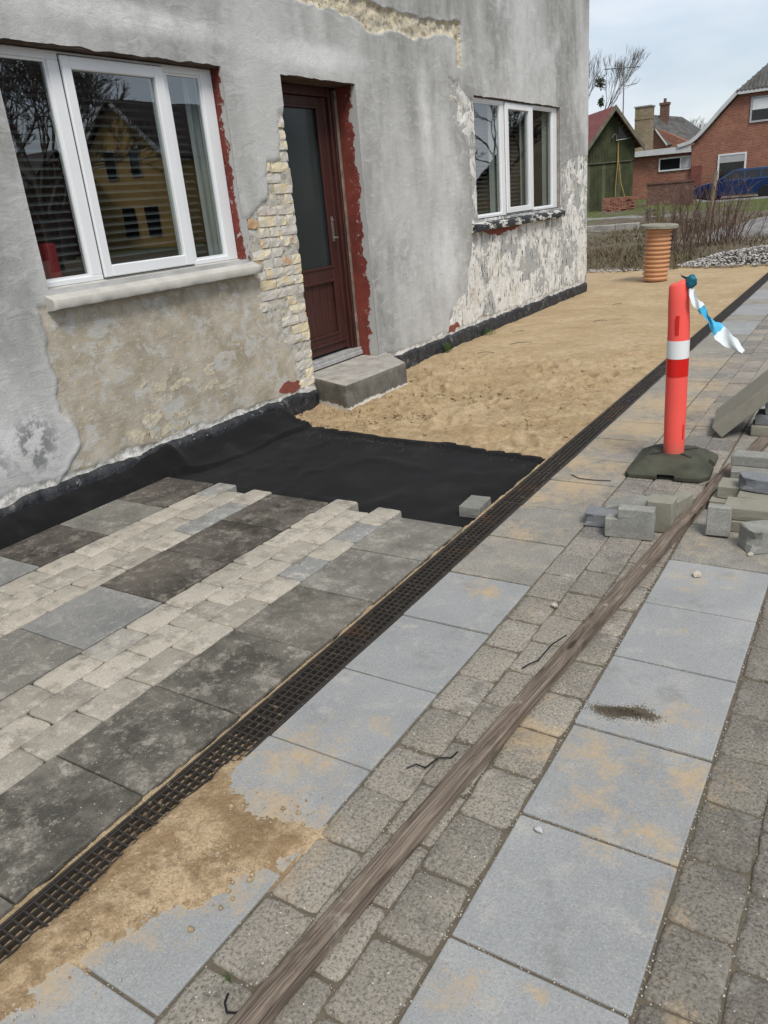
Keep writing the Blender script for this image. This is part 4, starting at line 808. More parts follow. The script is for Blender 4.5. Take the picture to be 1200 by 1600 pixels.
# ================================================================== THINGS ON THE PAVING
# timber
def build_board(name, p0, p1, wd, th, lab, seed, zlift=0.0, bow=.012):
    a = Vector((*p0, 0)); b = Vector((*p1, 0)); ln = (b-a).length; n = 60
    t = np.linspace(-.5, .5, n); prof = [(-wd/2, .004), (-wd/2+.004, 0), (wd/2-.004, 0), (wd/2, .004), (wd/2, th-.007), (wd/2-.006, th), (-wd/2+.006, th), (-wd/2, th-.006)]
    V = []
    for tt in t:
        off = bow*math.cos(tt*math.pi)+.004*(float(fbm(np.array([tt*9.]), np.array([1.]), seed)[0])-.5)
        for k, (px, pz) in enumerate(prof):
            j = .006*(float(fbm(np.array([tt*ln*9]), np.array([k*3.3]), seed, 3)[0])-.5); V.append((px+off+j, tt*ln, pz+(j if k > 3 else 0)))
    m = len(prof); F = [(i*m+k, i*m+(k+1) % m, (i+1)*m+(k+1) % m, (i+1)*m+k) for i in range(n-1) for k in range(m)]; me = pyd(name, V, F+[tuple(range(m)), tuple(range((n-1)*m, n*m))[::-1]])
    bm = bmesh.new(); bm.from_mesh(me); bmesh.ops.recalc_face_normals(bm, faces=bm.faces); bm.to_mesh(me); bm.free()
    d = b-a; o = obj(name, me, MAT['wood'], None, ((a+b)/2)+Vector((0, 0, .007+zlift)), (0, 0, math.atan2(-d.x, d.y))); tag(o, lab, 'timber')
build_board('timber_board', (-.905, .36), (-.575, 4.28), .052, .044, 'long weathered timber board lying across the paving stones', 3, 0, -.012)
build_board('timber_board', (-.62, 3.98), (-.49, 4.86), .072, .030, 'short grey timber board behind the loose stones, beyond the long one', 5, .0)

# loose concrete stones
t = T('loose_stone_grey'); rr = t.rand(); cc_ = t.mix(rr, (.26, .258, .235), (.40, .40, .37)); cc_ = t.mix(t.ramp(t.noise(14, 6, .7), (.35, .55), (.65, 0)), cc_, (.15, .145, .12)); cc_ = t.mix(t.step(t.voro(120), .16, .09), cc_, (.5, .5, .47)); cc_ = t.mix(t.ramp(t.noise(220, 2, .8), (.35, .5), (.65, 0)), cc_, (.09, .088, .08))
MAT['loose'] = t.done(cc_, .92, t.bump(t.noise(130, 4, .75), .6, .004))
t = T('loose_stone_blue_grey'); cc_ = t.mix(t.noise(12, 6, .7), (.11, .118, .125), (.25, .26, .27)); cc_ = t.mix(t.step(t.voro(90), .16, .09), cc_, (.42, .42, .41)); MAT['looseb'] = t.done(cc_, .9, t.bump(t.noise(110, 4, .75), .6, .004))
t = T('loose_stone_olive'); cc_ = t.mix(t.noise(9, 6, .7), (.17, .16, .125), (.31, .295, .245)); cc_ = t.mix(t.step(t.voro(100), .16, .09), cc_, (.4, .39, .35)); MAT['looseo'] = t.done(cc_, .92, t.bump(t.noise(110, 4, .75), .6, .004))
def loose(loc, size, rot, lab, mat='loose', outline=None, chip=None, seed=1, name='loose_stone', cat='paving stone', group='loose paving stones'):
    """size = (x, y, z) resting with its base centre at loc; outline = x-z polygon for cut stones"""
    sx, sy, sz = size; m = MB()
    if outline: m.prism([(x*sx, z*sz) for x, z in outline], 1, -sy/2, sy/2)
    else: m.box(-sx/2, sx/2, -sy/2, sy/2, 0, sz)
    me = m.mesh(name, bevel=.0045, seg=1)
    bm = bmesh.new(); bm.from_mesh(me); r = random.Random(seed)
    bmesh.ops.triangulate(bm, faces=[f for f in bm.faces if len(f.verts) > 4]); bmesh.ops.subdivide_edges(bm, edges=[e for e in bm.edges if e.calc_length() > .05], cuts=2, use_grid_fill=True)
    for v in bm.verts:
        v.co += Vector((r.uniform(-1, 1), r.uniform(-1, 1), r.uniform(-.5, .5)))*.0016
        if chip:
            c = Vector((chip[0]*sx, chip[1]*sy, chip[2]*sz)); d = (v.co-c).length
            if d < chip[3]: v.co += (Vector((0, 0, sz/2))-c).normalized()*(chip[3]-d)*.8
    bm.to_mesh(me); bm.free()
    o = obj(name, me, MAT[mat], None, loc, rot); tag(o, lab, cat, group); return o
loose((-1.70, 3.44, -.062), (.115, .175, .062), (0, 0, .06), 'single grey stone lying alone on the black sheet beside the drain', 'loose', seed=1)
# left cluster
loose((-.848, 3.275, 0), (.213, .062, .145), (0, 0, .10), 'notched L-shaped grey stone standing on edge in front of the left cluster', 'loose', outline=[(-.5, 0), (.5, 0), (.5, 1), (-.24, 1), (-.24, .64), (-.5, .64)], seed=2)
loose((-1.005, 3.375, 0), (.15, .10, .068), (0, 0, .05), 'small dark stone at the left end of the left cluster', 'looseb', chip=(-.5, -.5, .5, .03), seed=3)
loose((-.905, 3.47, .0), (.20, .12, .105), (0, 0, .1), 'stone with a pale slanting cut top behind the notched stone', 'loose', outline=[(-.5, 0), (.5, 0), (.5, 1), (.1, 1), (-.5, .72)], seed=4)
loose((-.742, 3.41, 0), (.115, .10, .150), (0, 0, .02), 'tall upright stone right behind the notched stone', 'looseo', seed=5)
loose((-.695, 3.55, 0), (.062, .15, .115), (0, 0, -.28), 'turned stone at the right end of the left cluster', 'looseo', seed=6)
loose((-.855, 3.62, 0), (.07, .06, .075), (0, 0, .5), 'small dark broken chip behind the left cluster', 'looseb', outline=[(-.5, 0), (.5, 0), (.42, .35), (.0, 1), (-.4, .6)], seed=7)
# right cluster
loose((-.496, 3.415, .006), (.100, .058, .135), (-.10, 0, .06), 'square grey stone standing upright in front of the right pile', 'loose', seed=8)
loose((-.32, 3.56, .0), (.34, .16, .055), (0, 0, .03), 'dark lower stone lying flat at the bottom of the right pile', 'looseo', seed=9)
loose((-.325, 3.555, .056), (.34, .14, .060), (0, 0, .05), 'long olive-grey stone lying behind the square upright stone', 'looseo', seed=10)
loose((-.315, 3.34, 0), (.14, .12, .105), (0, 0, .55), 'chunky grey stone with a pointed corner at the right edge', 'loose', chip=(-.5, -.5, .6, .05), seed=11)
loose((-.49, 3.76, 0), (.19, .14, .055), (0, 0, -.05), 'brown-grey stone lying flat behind the square upright stone', 'looseo', seed=12)
loose((-.468, 3.80, .056), (.19, .13, .062), (0, 0, .03), 'brown-grey stone on top of another behind the square upright stone', 'looseo', seed=13)
loose((-.345, 3.74, .115), (.26, .10, .066), (0, .04, -.03), 'long blue-black stone with a rough broken end on top of the right pile', 'looseb', chip=(-.5, -.5, .5, .06), seed=14)
loose((-.36, 3.72, 0), (.20, .16, .113), (0, 0, 0), 'stone hidden under the blue-black stone of the right pile', 'looseo', seed=15)
loose((-.42, 3.98, 0), (.24, .13, .062), (0, 0, .02), 'pale-edged stone lying lowest at the back of the right pile', 'loose', seed=16)
loose((-.425, 4.02, .063), (.24, .12, .06), (0, 0, .09), 'pale-edged stone in the middle of the back stack', 'loose', seed=17)
loose((-.43, 4.08, .124), (.24, .10, .055), (0, 0, .0), 'pale-edged stone on top of the back stack', 'loose', seed=18)
loose((-.285, 3.99, .124), (.06, .12, .125), (0, 0, .4), 'dark stone standing on end at the right of the back stack', 'looseb', outline=[(-.5, 0), (.5, 0), (.5, .9), (-.1, 1), (-.5, .5)], seed=19)
loose((-.47, 5.06, 0), (.24, .16, .062), (0, 0, .05), 'brown stone at the bottom of the stack under the leaning slab', 'looseo', seed=20)
loose((-.45, 5.08, .063), (.24, .16, .062), (0, 0, .0), 'dark stone on the stack under the leaning slab', 'looseb', seed=21)
loose((-.42, 5.10, .126), (.22, .16, .060), (0, 0, .1), 'topmost stone of the stack under the leaning slab', 'looseb', seed=22)
o = loose((-.56, 5.13, .0), (.42, .42, .085), (0, 0, 0), 'large grey slab leaning on a short stack of stones', 'looseo', seed=23, name='leaning_slab', cat='slab', group=None)
o.matrix_world = Matrix.Translation((-.735, 4.90, .004)) @ Matrix.Rotation(.12, 4, 'Z') @ Matrix.Rotation(-.76, 4, 'Y') @ Matrix.Translation((.21, .19, 0))

# delineator post with rubber foot
def build_post():
    r = empty('delineator_post', (-.885, 4.30, 0)); tag(r, 'red and white plastic delineator post standing on a dark rubber foot', 'post')
    B = [(-.19, -.26), (.17, -.26), (.215, -.19), (.215, .17), (.15, .25), (-.15, .25), (-.205, .19), (-.215, -.23)]
    n = len(B); v = [(x, y, .0) for x, y in B]+[(x, y, .022) for x, y in B]+[(x*.60, y*.54, .078) for x, y in B]+[(x*.50, y*.44, .081) for x, y in B]
    F = [(k*n+i, k*n+(i+1) % n, (k+1)*n+(i+1) % n, (k+1)*n+i) for k in range(3) for i in range(n)]+[tuple(range(n))[::-1], tuple(range(3*n, 4*n))]
    ft = obj('foot', pyd('foot', v, F), MAT['rubber'], r, (0, 0, .004), (0, 0, .06))
    cut = MB(); cut.box(-.045, .045, -.30, -.15, -.02, .026); cut.box(.16, .26, -.035, .035, -.02, .04)
    co = obj('notch_cutter', cut.mesh('notch_cutter'), MAT['rubber'], r, (0, 0, .004), (0, 0, .06))
    bpy.context.view_layer.update()
    md = ft.modifiers.new('notch', 'BOOLEAN'); md.object = co; md.operation = 'DIFFERENCE'; md.solver = 'EXACT'
    md2 = ft.modifiers.new('bev', 'BEVEL'); md2.width = .003; md2.segments = 1; md2.limit_method = 'ANGLE'; md2.angle_limit = R(25)
    dg = bpy.context.evaluated_depsgraph_get(); me = bpy.data.meshes.new_from_object(ft.evaluated_get(dg)); ft.modifiers.clear(); ft.data = me; me.materials.clear(); me.materials.append(MAT['rubber']); me.shade_flat()
    bpy.data.objects.remove(co)
    for k in range(4):
        a = math.pi/4+k*math.pi/2+(.12 if k % 2 else -.12); sx_, sy_ = math.cos(a), math.sin(a)
        g = MB().box(.0, .075, -.006, .006, 0, .006); o = obj('groove', g.mesh('groove'), MAT['blk'], r, (sx_*.062, sy_*.066, .0835), (0, .03, a))
    tilt = (.012, -.012, .25); n = 20; rings = [(.054, .07), (.0545, .10), (.056, .30), (.0555, .52), (.0555, .70), (.054, .80), (.052, .90), (.0505, .985), (.045, .996), (.02, 1.0)]
    m = MB(); v = []
    for k, (rad, z) in enumerate(rings):
        fl = 1-.20*sst(.72, .9, np.array(z)); ds = .006*float(sst(.75, .9, np.array(z)))
        v += [(rad*math.cos(2*math.pi*i/n)-ds, rad*float(fl)*math.sin(2*math.pi*i/n), z+(.010*math.cos(2*math.pi*i/n) if k > 6 else 0)) for i in range(n)]
    F = [(k*n+i, k*n+(i+1) % n, (k+1)*n+(i+1) % n, (k+1)*n+i) for k in range(len(rings)-1) for i in range(n)]+[tuple(range((len(rings)-1)*n, len(rings)*n))]
    po = obj('tube', pyd('tube', v, F, True), MAT['orange'], r, (0, 0, 0), tilt)
    for nm, a, b, mt in (('reflective_band', .610, .705, 'whiteband'), ('reflective_band', .515, .608, 'redband')):
        v = [(.0572*math.cos(2*math.pi*i/28), .0572*math.sin(2*math.pi*i/28), z) for z in (a, b) for i in range(28)]
        bo = obj(nm, pyd(nm, v, [(i, (i+1) % 28, 28+(i+1) % 28, 28+i) for i in range(28)], True), MAT[mt], r, (0, 0, 0), tilt); bo['label'] = 'white reflective band' if mt == 'whiteband' else 'red reflective band'
    def slot(az, z0, z1, wd):
        nn = 5; v = [(rad*math.cos(az+wd*(i/(nn-1)-.5)), rad*math.sin(az+wd*(i/(nn-1)-.5)), z) for z in (z0, z1) for i in range(nn) for rad in (.0555,)]
        obj('slot', pyd('slot', v, [(i, i+1, nn+i+1, nn+i) for i in range(nn-1)], True), MAT['slot'], r, (0, 0, 0), tilt)
    slot(-1.52-.25, .735, .835, .34); slot(-.55-.25+.1, .165, .25, .2)
    return r
build_post()
def build_tape():
    r = empty('barrier_tape', (-.85, 4.28, 1.0)); tag(r, 'blue and white barrier tape tied to the top of the red post', 'tape')
    pts = [(-.842, 4.27, .985, .030, 0), (-.832, 4.26, .945, .022, .4), (-.81, 4.25, .905, .040, .8), (-.785, 4.25, .872, .044, .9), (-.765, 4.26, .845, .030, 1.6), (-.748, 4.27, .82, .022, 2.0), (-.722, 4.27, .785, .042, 1.1), (-.69, 4.27, .752, .066, .7), (-.665, 4.27, .725, .072, .7), (-.62, 4.275, .685, .056, .6), (-.573, 4.28, .645, .02, .5)]
    def seg(i0, i1, mat, nm):
        nn = 6; P = np.zeros(((i1-i0)*5+1, nn, 3))
        for a in range(P.shape[0]):
            t = i0+a/5; k = min(int(t), len(pts)-2); f = t-k; p = np.array(pts[k])*(1-f)+np.array(pts[k+1])*f
            nx = np.array(pts[min(k+1, len(pts)-1)][:3])-np.array(pts[max(k-1, 0)][:3]); nx /= np.linalg.norm(nx); side = np.cross(nx, [0, 1, 0]); side /= np.linalg.norm(side); oth = np.array([0, 1., 0])
            d = side*math.cos(p[4]*.45)+oth*math.sin(p[4]*.9)*.7
            for j in range(nn): u = j/(nn-1)-.5; P[a, j] = p[:3]+d*p[3]*u+np.array([0, -.012*math.cos(u*5+t*2), .004*math.sin(u*14+t*5)])
        me = grid(nm, P-np.array([-.85, 4.28, 1.0])); obj(nm, me, MAT[mat], r)
    seg(0, 3, 'film', 'white_section'); seg(3, 7, 'cyan', 'blue_section'); seg(7, 10, 'film', 'white_section')
    bm = bmesh.new(); bmesh.ops.create_icosphere(bm, subdivisions=3, radius=.03)
    for v in bm.verts: k = float(fbm(np.array([v.co.x*60+3]), np.array([v.co.z*60+v.co.y*40]), 3)[0]); v.co = Vector((v.co.x*1.0, v.co.y*.8, v.co.z*1.15))*(.45+1.1*k)
    me = bpy.data.meshes.new('knot'); bm.to_mesh(me); bm.free(); me.shade_smooth(); obj('knot', me, MAT['teal'], r, (.006, -.01, .0))
    m = MB(); m.add([(-.01, 0, .02), (-.045, -.01, .035), (-.04, .0, .022), (-.015, .01, .005)], [(0, 1, 2, 3)]); obj('loose_end', m.mesh('loose_end'), MAT['teal'], r)
build_tape()
# black plastic ties, twigs, stray stones
def tie(pts, lab, r=.0025, name='cable_tie', mat='blk', cat='cable tie', group=None):
    tag(MB().tube(pts, r, 5).build(name, MAT[mat]), lab, cat, group)
tie([(-.88, 2.08, .006), (-.865, 2.10, .014), (-.842, 2.13, .018), (-.82, 2.20, .045), (-.795, 2.28, .045)], 'black plastic tie sticking out beside the middle of the long board')
tie([(-.985, 1.48, .005), (-.965, 1.50, .012), (-.935, 1.50, .01), (-.92, 1.55, .012), (-.89, 1.575, .006), (-.87, 1.58, .03)], 'bent black plastic tie on the stones left of the long board')
tie([(-.975, .72, .006), (-.965, .70, .01), (-.945, .685, .012), (-.915, .69, .025)], 'curled black plastic tie under the near end of the long board')
tie([(-1.36, 3.98, .004), (-1.30, 3.93, .006), (-1.22, 3.93, .005), (-1.13, 3.95, .004)], 'black plastic strip lying on the slabs left of the rubber foot')
def pebble(me_seed, rad):
    bm = bmesh.new(); bmesh.ops.create_icosphere(bm, subdivisions=1, radius=rad); r = random.Random(me_seed); s_ = (r.uniform(.8, 1.3), r.uniform(.7, 1.0), r.uniform(.45, .8))
    for v in bm.verts: v.co = Vector((v.co.x*s_[0], v.co.y*s_[1], v.co.z*s_[2]))*r.uniform(.75, 1.2)
    me = bpy.data.meshes.new('pebble'); bm.to_mesh(me); bm.free(); return me
MAT['peb'] = plain('pale_stone', (.42, .38, .31), .9, .25, 30, .002); MAT['pebg'] = plain('grey_stone', (.36, .36, .36), .9, .3, 30, .002)
def rock(x, y, rad, lab, mat='peb', seed=1):
    me = pebble(seed, rad); tag(obj('pebble', me, MAT[mat], None, (x, y, rad*.42), (0, 0, seed)), lab, 'stone')
rock(-.50, 2.985, .026, 'beige broken stone lying on a pale slab in front of the right pile', seed=4)
rock(-.57, 1.43, .014, 'grey sliver of stone at the corner of the pale slabs right of the long board', 'pebg', 9)
rock(-.93, 2.53, .016, 'small beige stone on the paving left of the long board', seed=12)
rock(-.34, 3.25, .016, 'small pale stone below the chunky stone at the right edge', seed=14)
# grit swept into the joints
def grit():
    base = pebble(3, 1.0); bv = np.array([v.co[:] for v in base.vertices]); bf = np.array([p.vertices[:] for p in base.polygons]); V = []; F = []; n = 0; r = random.Random(5)
    def put(x, y, s, z=0):
        nonlocal n
        a = r.uniform(0, 6.28); c, s2 = math.cos(a), math.sin(a); q = bv*s; q = np.stack([q[:, 0]*c-q[:, 1]*s2+x, q[:, 0]*s2+q[:, 1]*c+y, q[:, 2]+z+s*.4], -1); V.append(q); F.append(bf+n); n += len(bv)
    for _ in range(700):
        row = r.choice((-1.072, -.93, -.787, -.645, -.64, -.237, -.235, -.09)); put(row+r.gauss(0, .006), r.uniform(.4, 4.5), r.uniform(.0012, .0036), -.004)
    for _ in range(420):
        k = r.randrange(-5, 4); put(r.uniform(-.63, -.24), 3.11+.4095*(k-.0)+r.gauss(0, .004)-.0, r.uniform(.001, .0028), -.004)
    for _ in range(500): put(r.uniform(-1.45, .1), r.uniform(.5, 4.2), r.uniform(.0008, .0022))
    for _ in range(160): put(r.gauss(-.5, .05), r.gauss(1.99, .022), r.uniform(.001, .004))
    for _ in range(200): put(r.uniform(-1.47, -1.1), r.uniform(.4, 1.3), r.uniform(.001, .0035), .004)
    for _ in range(160): xx = r.uniform(-3.9, -1.65); put(xx, 4.46-abs(r.gauss(0, .12)), r.uniform(.001, .0025), -.055)
    me = npmesh('grit', np.concatenate(V), np.concatenate(F)); tag(obj('grit', me, MAT['peb']), 'scattered pale grit in the paving joints', 'grit', kind='stuff')
grit()
def sand_clods():
    base = [pebble(s_, 1.0) for s_ in (31, 32, 33)]; bv = [np.array([v.co[:] for v in b.vertices]) for b in base]; bf = np.array([p.vertices[:] for p in base[0].polygons]); V = []; F = []; n = 0; r = random.Random(77)
    for i in range(1500):
        x = r.uniform(-3.95, -1.62); y = 4.52+abs(r.gauss(0, 1.05)); 
        if float(fbm(np.array([x*1.9]), np.array([y*1.9]), 91)[0]) < .44 and r.random() > .2: continue
        sc = min(.02, .0035+r.expovariate(260)); V.append(bv[i % 3]*sc+np.array([x, y, -.052+.012*r.random()])); F.append(bf+n); n += len(bv[0])
    for i in range(260):
        x = r.uniform(-1.46, -1.12); y = .95+.75*(x+1.3)+r.gauss(0, .12); sc = .0022+r.expovariate(500); V.append(bv[i % 3]*sc+np.array([x, y, .003])); F.append(bf+n); n += len(bv[0])
    tag(obj('sand_clods', npmesh('sand_clods', np.concatenate(V), np.concatenate(F)), MAT['sand']), 'small crumbs of damp sand scattered over the sand', 'sand', kind='stuff')
sand_clods()
def dirt_pile():
    base = pebble(6, 1.0); bv = np.array([v.co[:] for v in base.vertices]); bf = np.array([p.vertices[:] for p in base.polygons]); V = []; F = []; r = random.Random(15)
    for i in range(5200):
        u = r.gauss(-.03, .035) if r.random() < .6 else r.gauss(.05, .022); q = r.gauss(.012*math.sin(u*40), .008+.014*r.random()); sc = r.uniform(.0007, .0021); hh = .018*math.exp(-(u/.06)**2-(q/.018)**2); x = -.51+u*.96-q*.2; y = 1.99+u*.2+q*.96
        V.append(bv*sc+np.array([x, y, hh*r.random()+sc*.4])); F.append(bf+i*len(bv))
    t = T('dark_dirt'); tag(obj('dirt_heap', npmesh('dirt_heap', np.concatenate(V), np.concatenate(F)), t.done(t.mix(t.noise(90, 4), (.06, .05, .038), (.17, .14, .10)), .97)), 'small heap of dark dirt on a pale slab right of the long board', 'dirt', kind='stuff')
dirt_pile()
for i, (x, y, l, a) in enumerate([(-2.95, 9.4, .16, .4), (-3.1, 10.7, .2, 1.2), (-3.55, 7.4, .18, .2), (-3.4, 7.9, .25, .6), (-3.65, 8.6, .15, 1.0)]):
    lab = ['short dark twig lying on the sand, nearest the drain', 'dark twig on the sand below the far window, farthest away', 'dark twig on the sand nearest the doorstep', 'longest dark twig on the sand between doorstep and far window', 'dark twig on the sand close to the plinth below the far window'][i]
    c, s_ = math.cos(a), math.sin(a); tie([(x, y, -.04), (x+c*l*.4, y+s_*l*.4, -.028), (x+c*l*.7+.02, y+s_*l*.7, -.03), (x+c*l, y+s_*l, -.04)], lab, .0032, 'twig', 'bark', 'twig', 'twigs on the sand')
# weeds at the plinth
def tuft(x, y, z, n, h, lab, mat, name='weed', seed=1, spread=.05):
    r = random.Random(seed); V = []; F = []
    for i in range(n):
        a = r.uniform(0, 6.28); d = r.uniform(0, spread); bx, by = x+math.cos(a)*d, y+math.sin(a)*d; hh = h*r.uniform(.5, 1); lx, ly = r.gauss(0, .4)*hh, r.gauss(0, .4)*hh; wv = hh*.07; b = len(V); c, s_ = math.cos(a+1.5)*wv, math.sin(a+1.5)*wv
        V += [(bx-c, by-s_, z), (bx+c, by+s_, z), (bx+lx*.5+c*.8, by+ly*.5+s_*.8, z+hh*.65), (bx+lx*.5-c*.8, by+ly*.5-s_*.8, z+hh*.65), (bx+lx, by+ly, z+hh)]; F += [(b, b+1, b+2, b+3), (b+3, b+2, b+4)]
    tag(obj(name, pyd(name, V, F), mat), lab, name.replace('_', ' '), 'weeds along the wall')
MAT['green'] = plain('weed_green', (.05, .09, .02), .8, .4, 30, .001)
tuft(-3.98, 7.55, -.05, 60, .09, 'green weed growing at the plinth right of the doorstep', MAT['green'], seed=1)
tuft(-3.99, 8.6, -.05, 70, .07, 'low green weed growing at the plinth below the far window', MAT['green'], seed=2, spread=.12)
tuft(-1.0, .745, 0, 16, .022, 'tiny green weed in the joint beside the near end of the board', MAT['green'], seed=3, spread=.012)

# riser pipe with concrete lid
def build_riser():
    r = empty('riser_pipe', (-3.21, 13.45, -.04)); tag(r, 'ribbed terracotta-coloured riser pipe with a round concrete lid standing in the sand', 'pipe'); prof = []; z = 0
    for k in range(12): prof += [(.178, z), (.178, z+.020), (.203, z+.028), (.206, z+.042), (.203, z+.055), (.178, z+.062)]; z += .0665
    prof += [(.178, z)]
    pz = empty  # keep name free
    o = MB().lathe(prof, 28).build('pipe', MAT['clay'], r, smooth=False); o.rotation_euler = (0, .03, 0)
    o = MB().lathe([(.28, 0), (.292, .008), (.292, .046), (.284, .056), (.10, .06)], 32).build('lid', MAT['concg'], r, loc=(.026, 0, .80)); o.rotation_euler = (.01, .055, 0)
build_riser()

# ================================================================== BACKGROUND
MAT.update(redbrick=mat_brickwall('red_brick_wall', (.225, .075, .045), (.315, .115, .068), (.30, .23, .185)), yelbrick=mat_brickwall('yellow_brick_chimney', (.19, .145, .085), (.27, .21, .125), (.24, .21, .175)), dkbrick=mat_brickwall('dark_brick_wall', (.12, .055, .042), (.18, .085, .06), (.17, .14, .12)),
    greenwood=plain('green_weathered_boards', (.044, .050, .024), .9, .35, 2.5, .004), greyroof=plain('grey_fibre_roof', (.085, .083, .08), .9, .4, 2.2, .01), redroof=plain('red_corrugated_roof', (.19, .062, .055), .75, .25, 3, .004), whitep=plain('white_painted_wood', (.64, .65, .65), .6, .08, 3, .001), dkglass=plain('dark_window_glass', (.012, .013, .014), .08, .2, 1, .0001, .5),
    greyp=plain('grey_board', (.36, .37, .37), .8, .1, 8, .001), zinc=plain('grey_metal', (.20, .20, .20), .5, .15, 10, .0005, .4, .5), fascia=plain('grey_white_fascia', (.50, .51, .51), .7, .08, 3, .001), yellowwall=plain('yellow_render', (.43, .295, .11), .9, .12, 1.5, .003), browntile=plain('brown_roof_tile', (.055, .042, .038), .8, .3, 3, .006))
def tz(x, y): return float(terr(np.array([x]), np.array([y]))[0])
# --- green shed
def build_shed():
    r = empty('shed', (-11.8, 40, .15)); tag(r, 'dark green boarded shed with a red corrugated roof beside the house corner', 'shed')
    def S(o): o.parent = r; o.matrix_parent_inverse = Matrix.Translation((11.8, -40, -.15)); return o
    n = 0; x = -13.0; me = {}
    while x < -10.80:                             # upper gable boards, each its own piece
        wd = .145; xc = x+wd/2; top = 4.50-abs(xc+11.80)*1.20
        top = min(top, 4.45)
        if not (xc > -11.5 and top > 3.2 and False): S(MB().box(x+.004, x+wd-.004, 39.98, 40.02, 2.40, max(2.5, top)).build('board', MAT['greenwood']))
        x += wd
    x = -13.0
    while x < -10.85:
        wd = .19; S(MB().box(x+.004, x+wd-.004, 40.03, 40.06, .05, 2.42).build('board', MAT['greenwood'] if n % 4 else plain('bleached_green_board', (.085, .088, .055), .9, .35, 3))); x += wd; n += 1
    S(MB().box(-13.0, -10.82, 40.07, 46, .05, 3.0).build('side_walls', MAT['greenwood']))
    S(box(-13.02, -10.82, 39.96, 40.0, 2.36, 2.41).build('drip_rail', MAT['bark']))
    S(MB().prism([(-11.55, 3.35), (-10.98, 3.30), (-11.2, 3.6), (-11.50, 3.9)], 1, 39.94, 39.975).build('gable_hatch', MAT['dkglass']))
    for sgn, nm in ((1, 'roof'), (-1, 'roof')):
        ex = -11.81+sgn*1.42; m = MB(); k = 26
        xs = np.linspace(-11.81, ex, 8); ys = np.linspace(39.55, 46.3, 120); X, Y = np.meshgrid(xs, ys, indexing='ij'); Z = 4.74-np.abs(X+11.81)*1.28+.018*np.sin(Y*2*math.pi/.18)
        S(obj('roof', grid('roof', np.stack([X, Y, Z], -1), flip=sgn > 0), MAT['redroof']))
        S(MB().prism([(-11.81, 4.55), (-11.81, 4.78), (ex, 4.78-1.42*1.28), (ex, 4.56-1.42*1.28)], 1, 39.48, 39.56).build('barge_board', plain('grey_green_barge_board', (.125, .115, .085), .9, .25, 4)))
    hz_ = MB().tube([(-11.52, 39.9, 3.2), (-11.55, 39.86, 2.2), (-11.62, 39.86, 1.2), (-11.60, 39.84, .75), (-11.3, 39.8, .55), (-11.12, 39.8, .62), (-11.35, 39.86, 1.4), (-11.50, 39.88, 2.4), (-11.52, 39.9, 3.18)], .022, 6).build('hose', plain('ochre_hose', (.30, .215, .06), .6, .15, 9)); tag(hz_, 'ochre hose hanging down the front of the green shed', 'hose')
    S(MB().tube([(-11.75, 39.9, 3.35), (-11.82, 39.85, 3.45), (-11.72, 39.85, 3.58), (-11.6, 39.88, 3.5), (-11.62, 39.9, 3.3), (-11.2, 39.8, 3.32), (-11.0, 39.8, 3.36)], .022, 5).build('bracket', MAT['zinc']))
build_shed()
SR = Matrix.Translation((-11.8, 40, 0)) @ Matrix.Rotation(.62, 4, 'Z') @ Matrix.Translation((11.8, -40, 0))
bpy.data.objects['shed'].rotation_euler = (0, 0, .62); bpy.data.objects['hose'].matrix_world = SR
def build_antenna():
    r = empty('roof_antenna', (-11.87, 42, 3.9)); tag(r, 'thin metal television antenna mast rising above the green shed', 'antenna')
    MB().bar((0, 0, -.2), (0, 0, 2.65), .034, .03).build('mast', MAT['zinc'], r)
    m = MB(); m.bar((-.95, 0, 2.66), (.75, 0, 2.52), .022)
    for i in range(9): x = -.9+.2*i; z = 2.66-(x+.95)*.082; m.bar((x, -.28, z), (x, .28, z), .007)
    m.build('upper_aerial', MAT['zinc'], r)
    m = MB(); m.bar((0, 0, 1.80), (.6, 0, 1.86), .014)
    for i in range(5): m.bar((.1+.11*i, -.1, 1.82), (.1+.11*i, .1, 1.82), .007)
    m.build('lower_aerial', MAT['zinc'], r)
build_antenna()
# --- brick house with curved gable and flat-roofed link
def winbox(S, x0, x1, y, z0, z1, fr=.07, fmat='whitep', gmat='dkglass', split=None, name='window', blind=None):
    wn = empty(name, ((x0+x1)/2, y, z0)); S(wn); cx, cz = (x0+x1)/2, z0; a, b, h = x0-cx, x1-cx, z1-z0
    m = MB(); m.box(a, a+fr, -.03, .06, 0, h); m.box(b-fr, b, -.03, .06, 0, h); m.box(a+fr, b-fr, -.03, .06, 0, fr); m.box(a+fr, b-fr, -.03, .06, h-fr, h)
    if split: m.box(split-cx-fr/2, split-cx+fr/2, -.028, .06, fr, h-fr)
    m.build('frame', MAT[fmat], wn); box(a+fr, b-fr, .0, .03, fr, h-fr).build('pane', MAT[gmat], wn)
    if blind: box(a+fr+.01, b-fr-.01, -.012, -.004, fr+blind[0]*h, h-fr-.01).build('roller_blind', MAT[blind[1]], wn)
    return wn
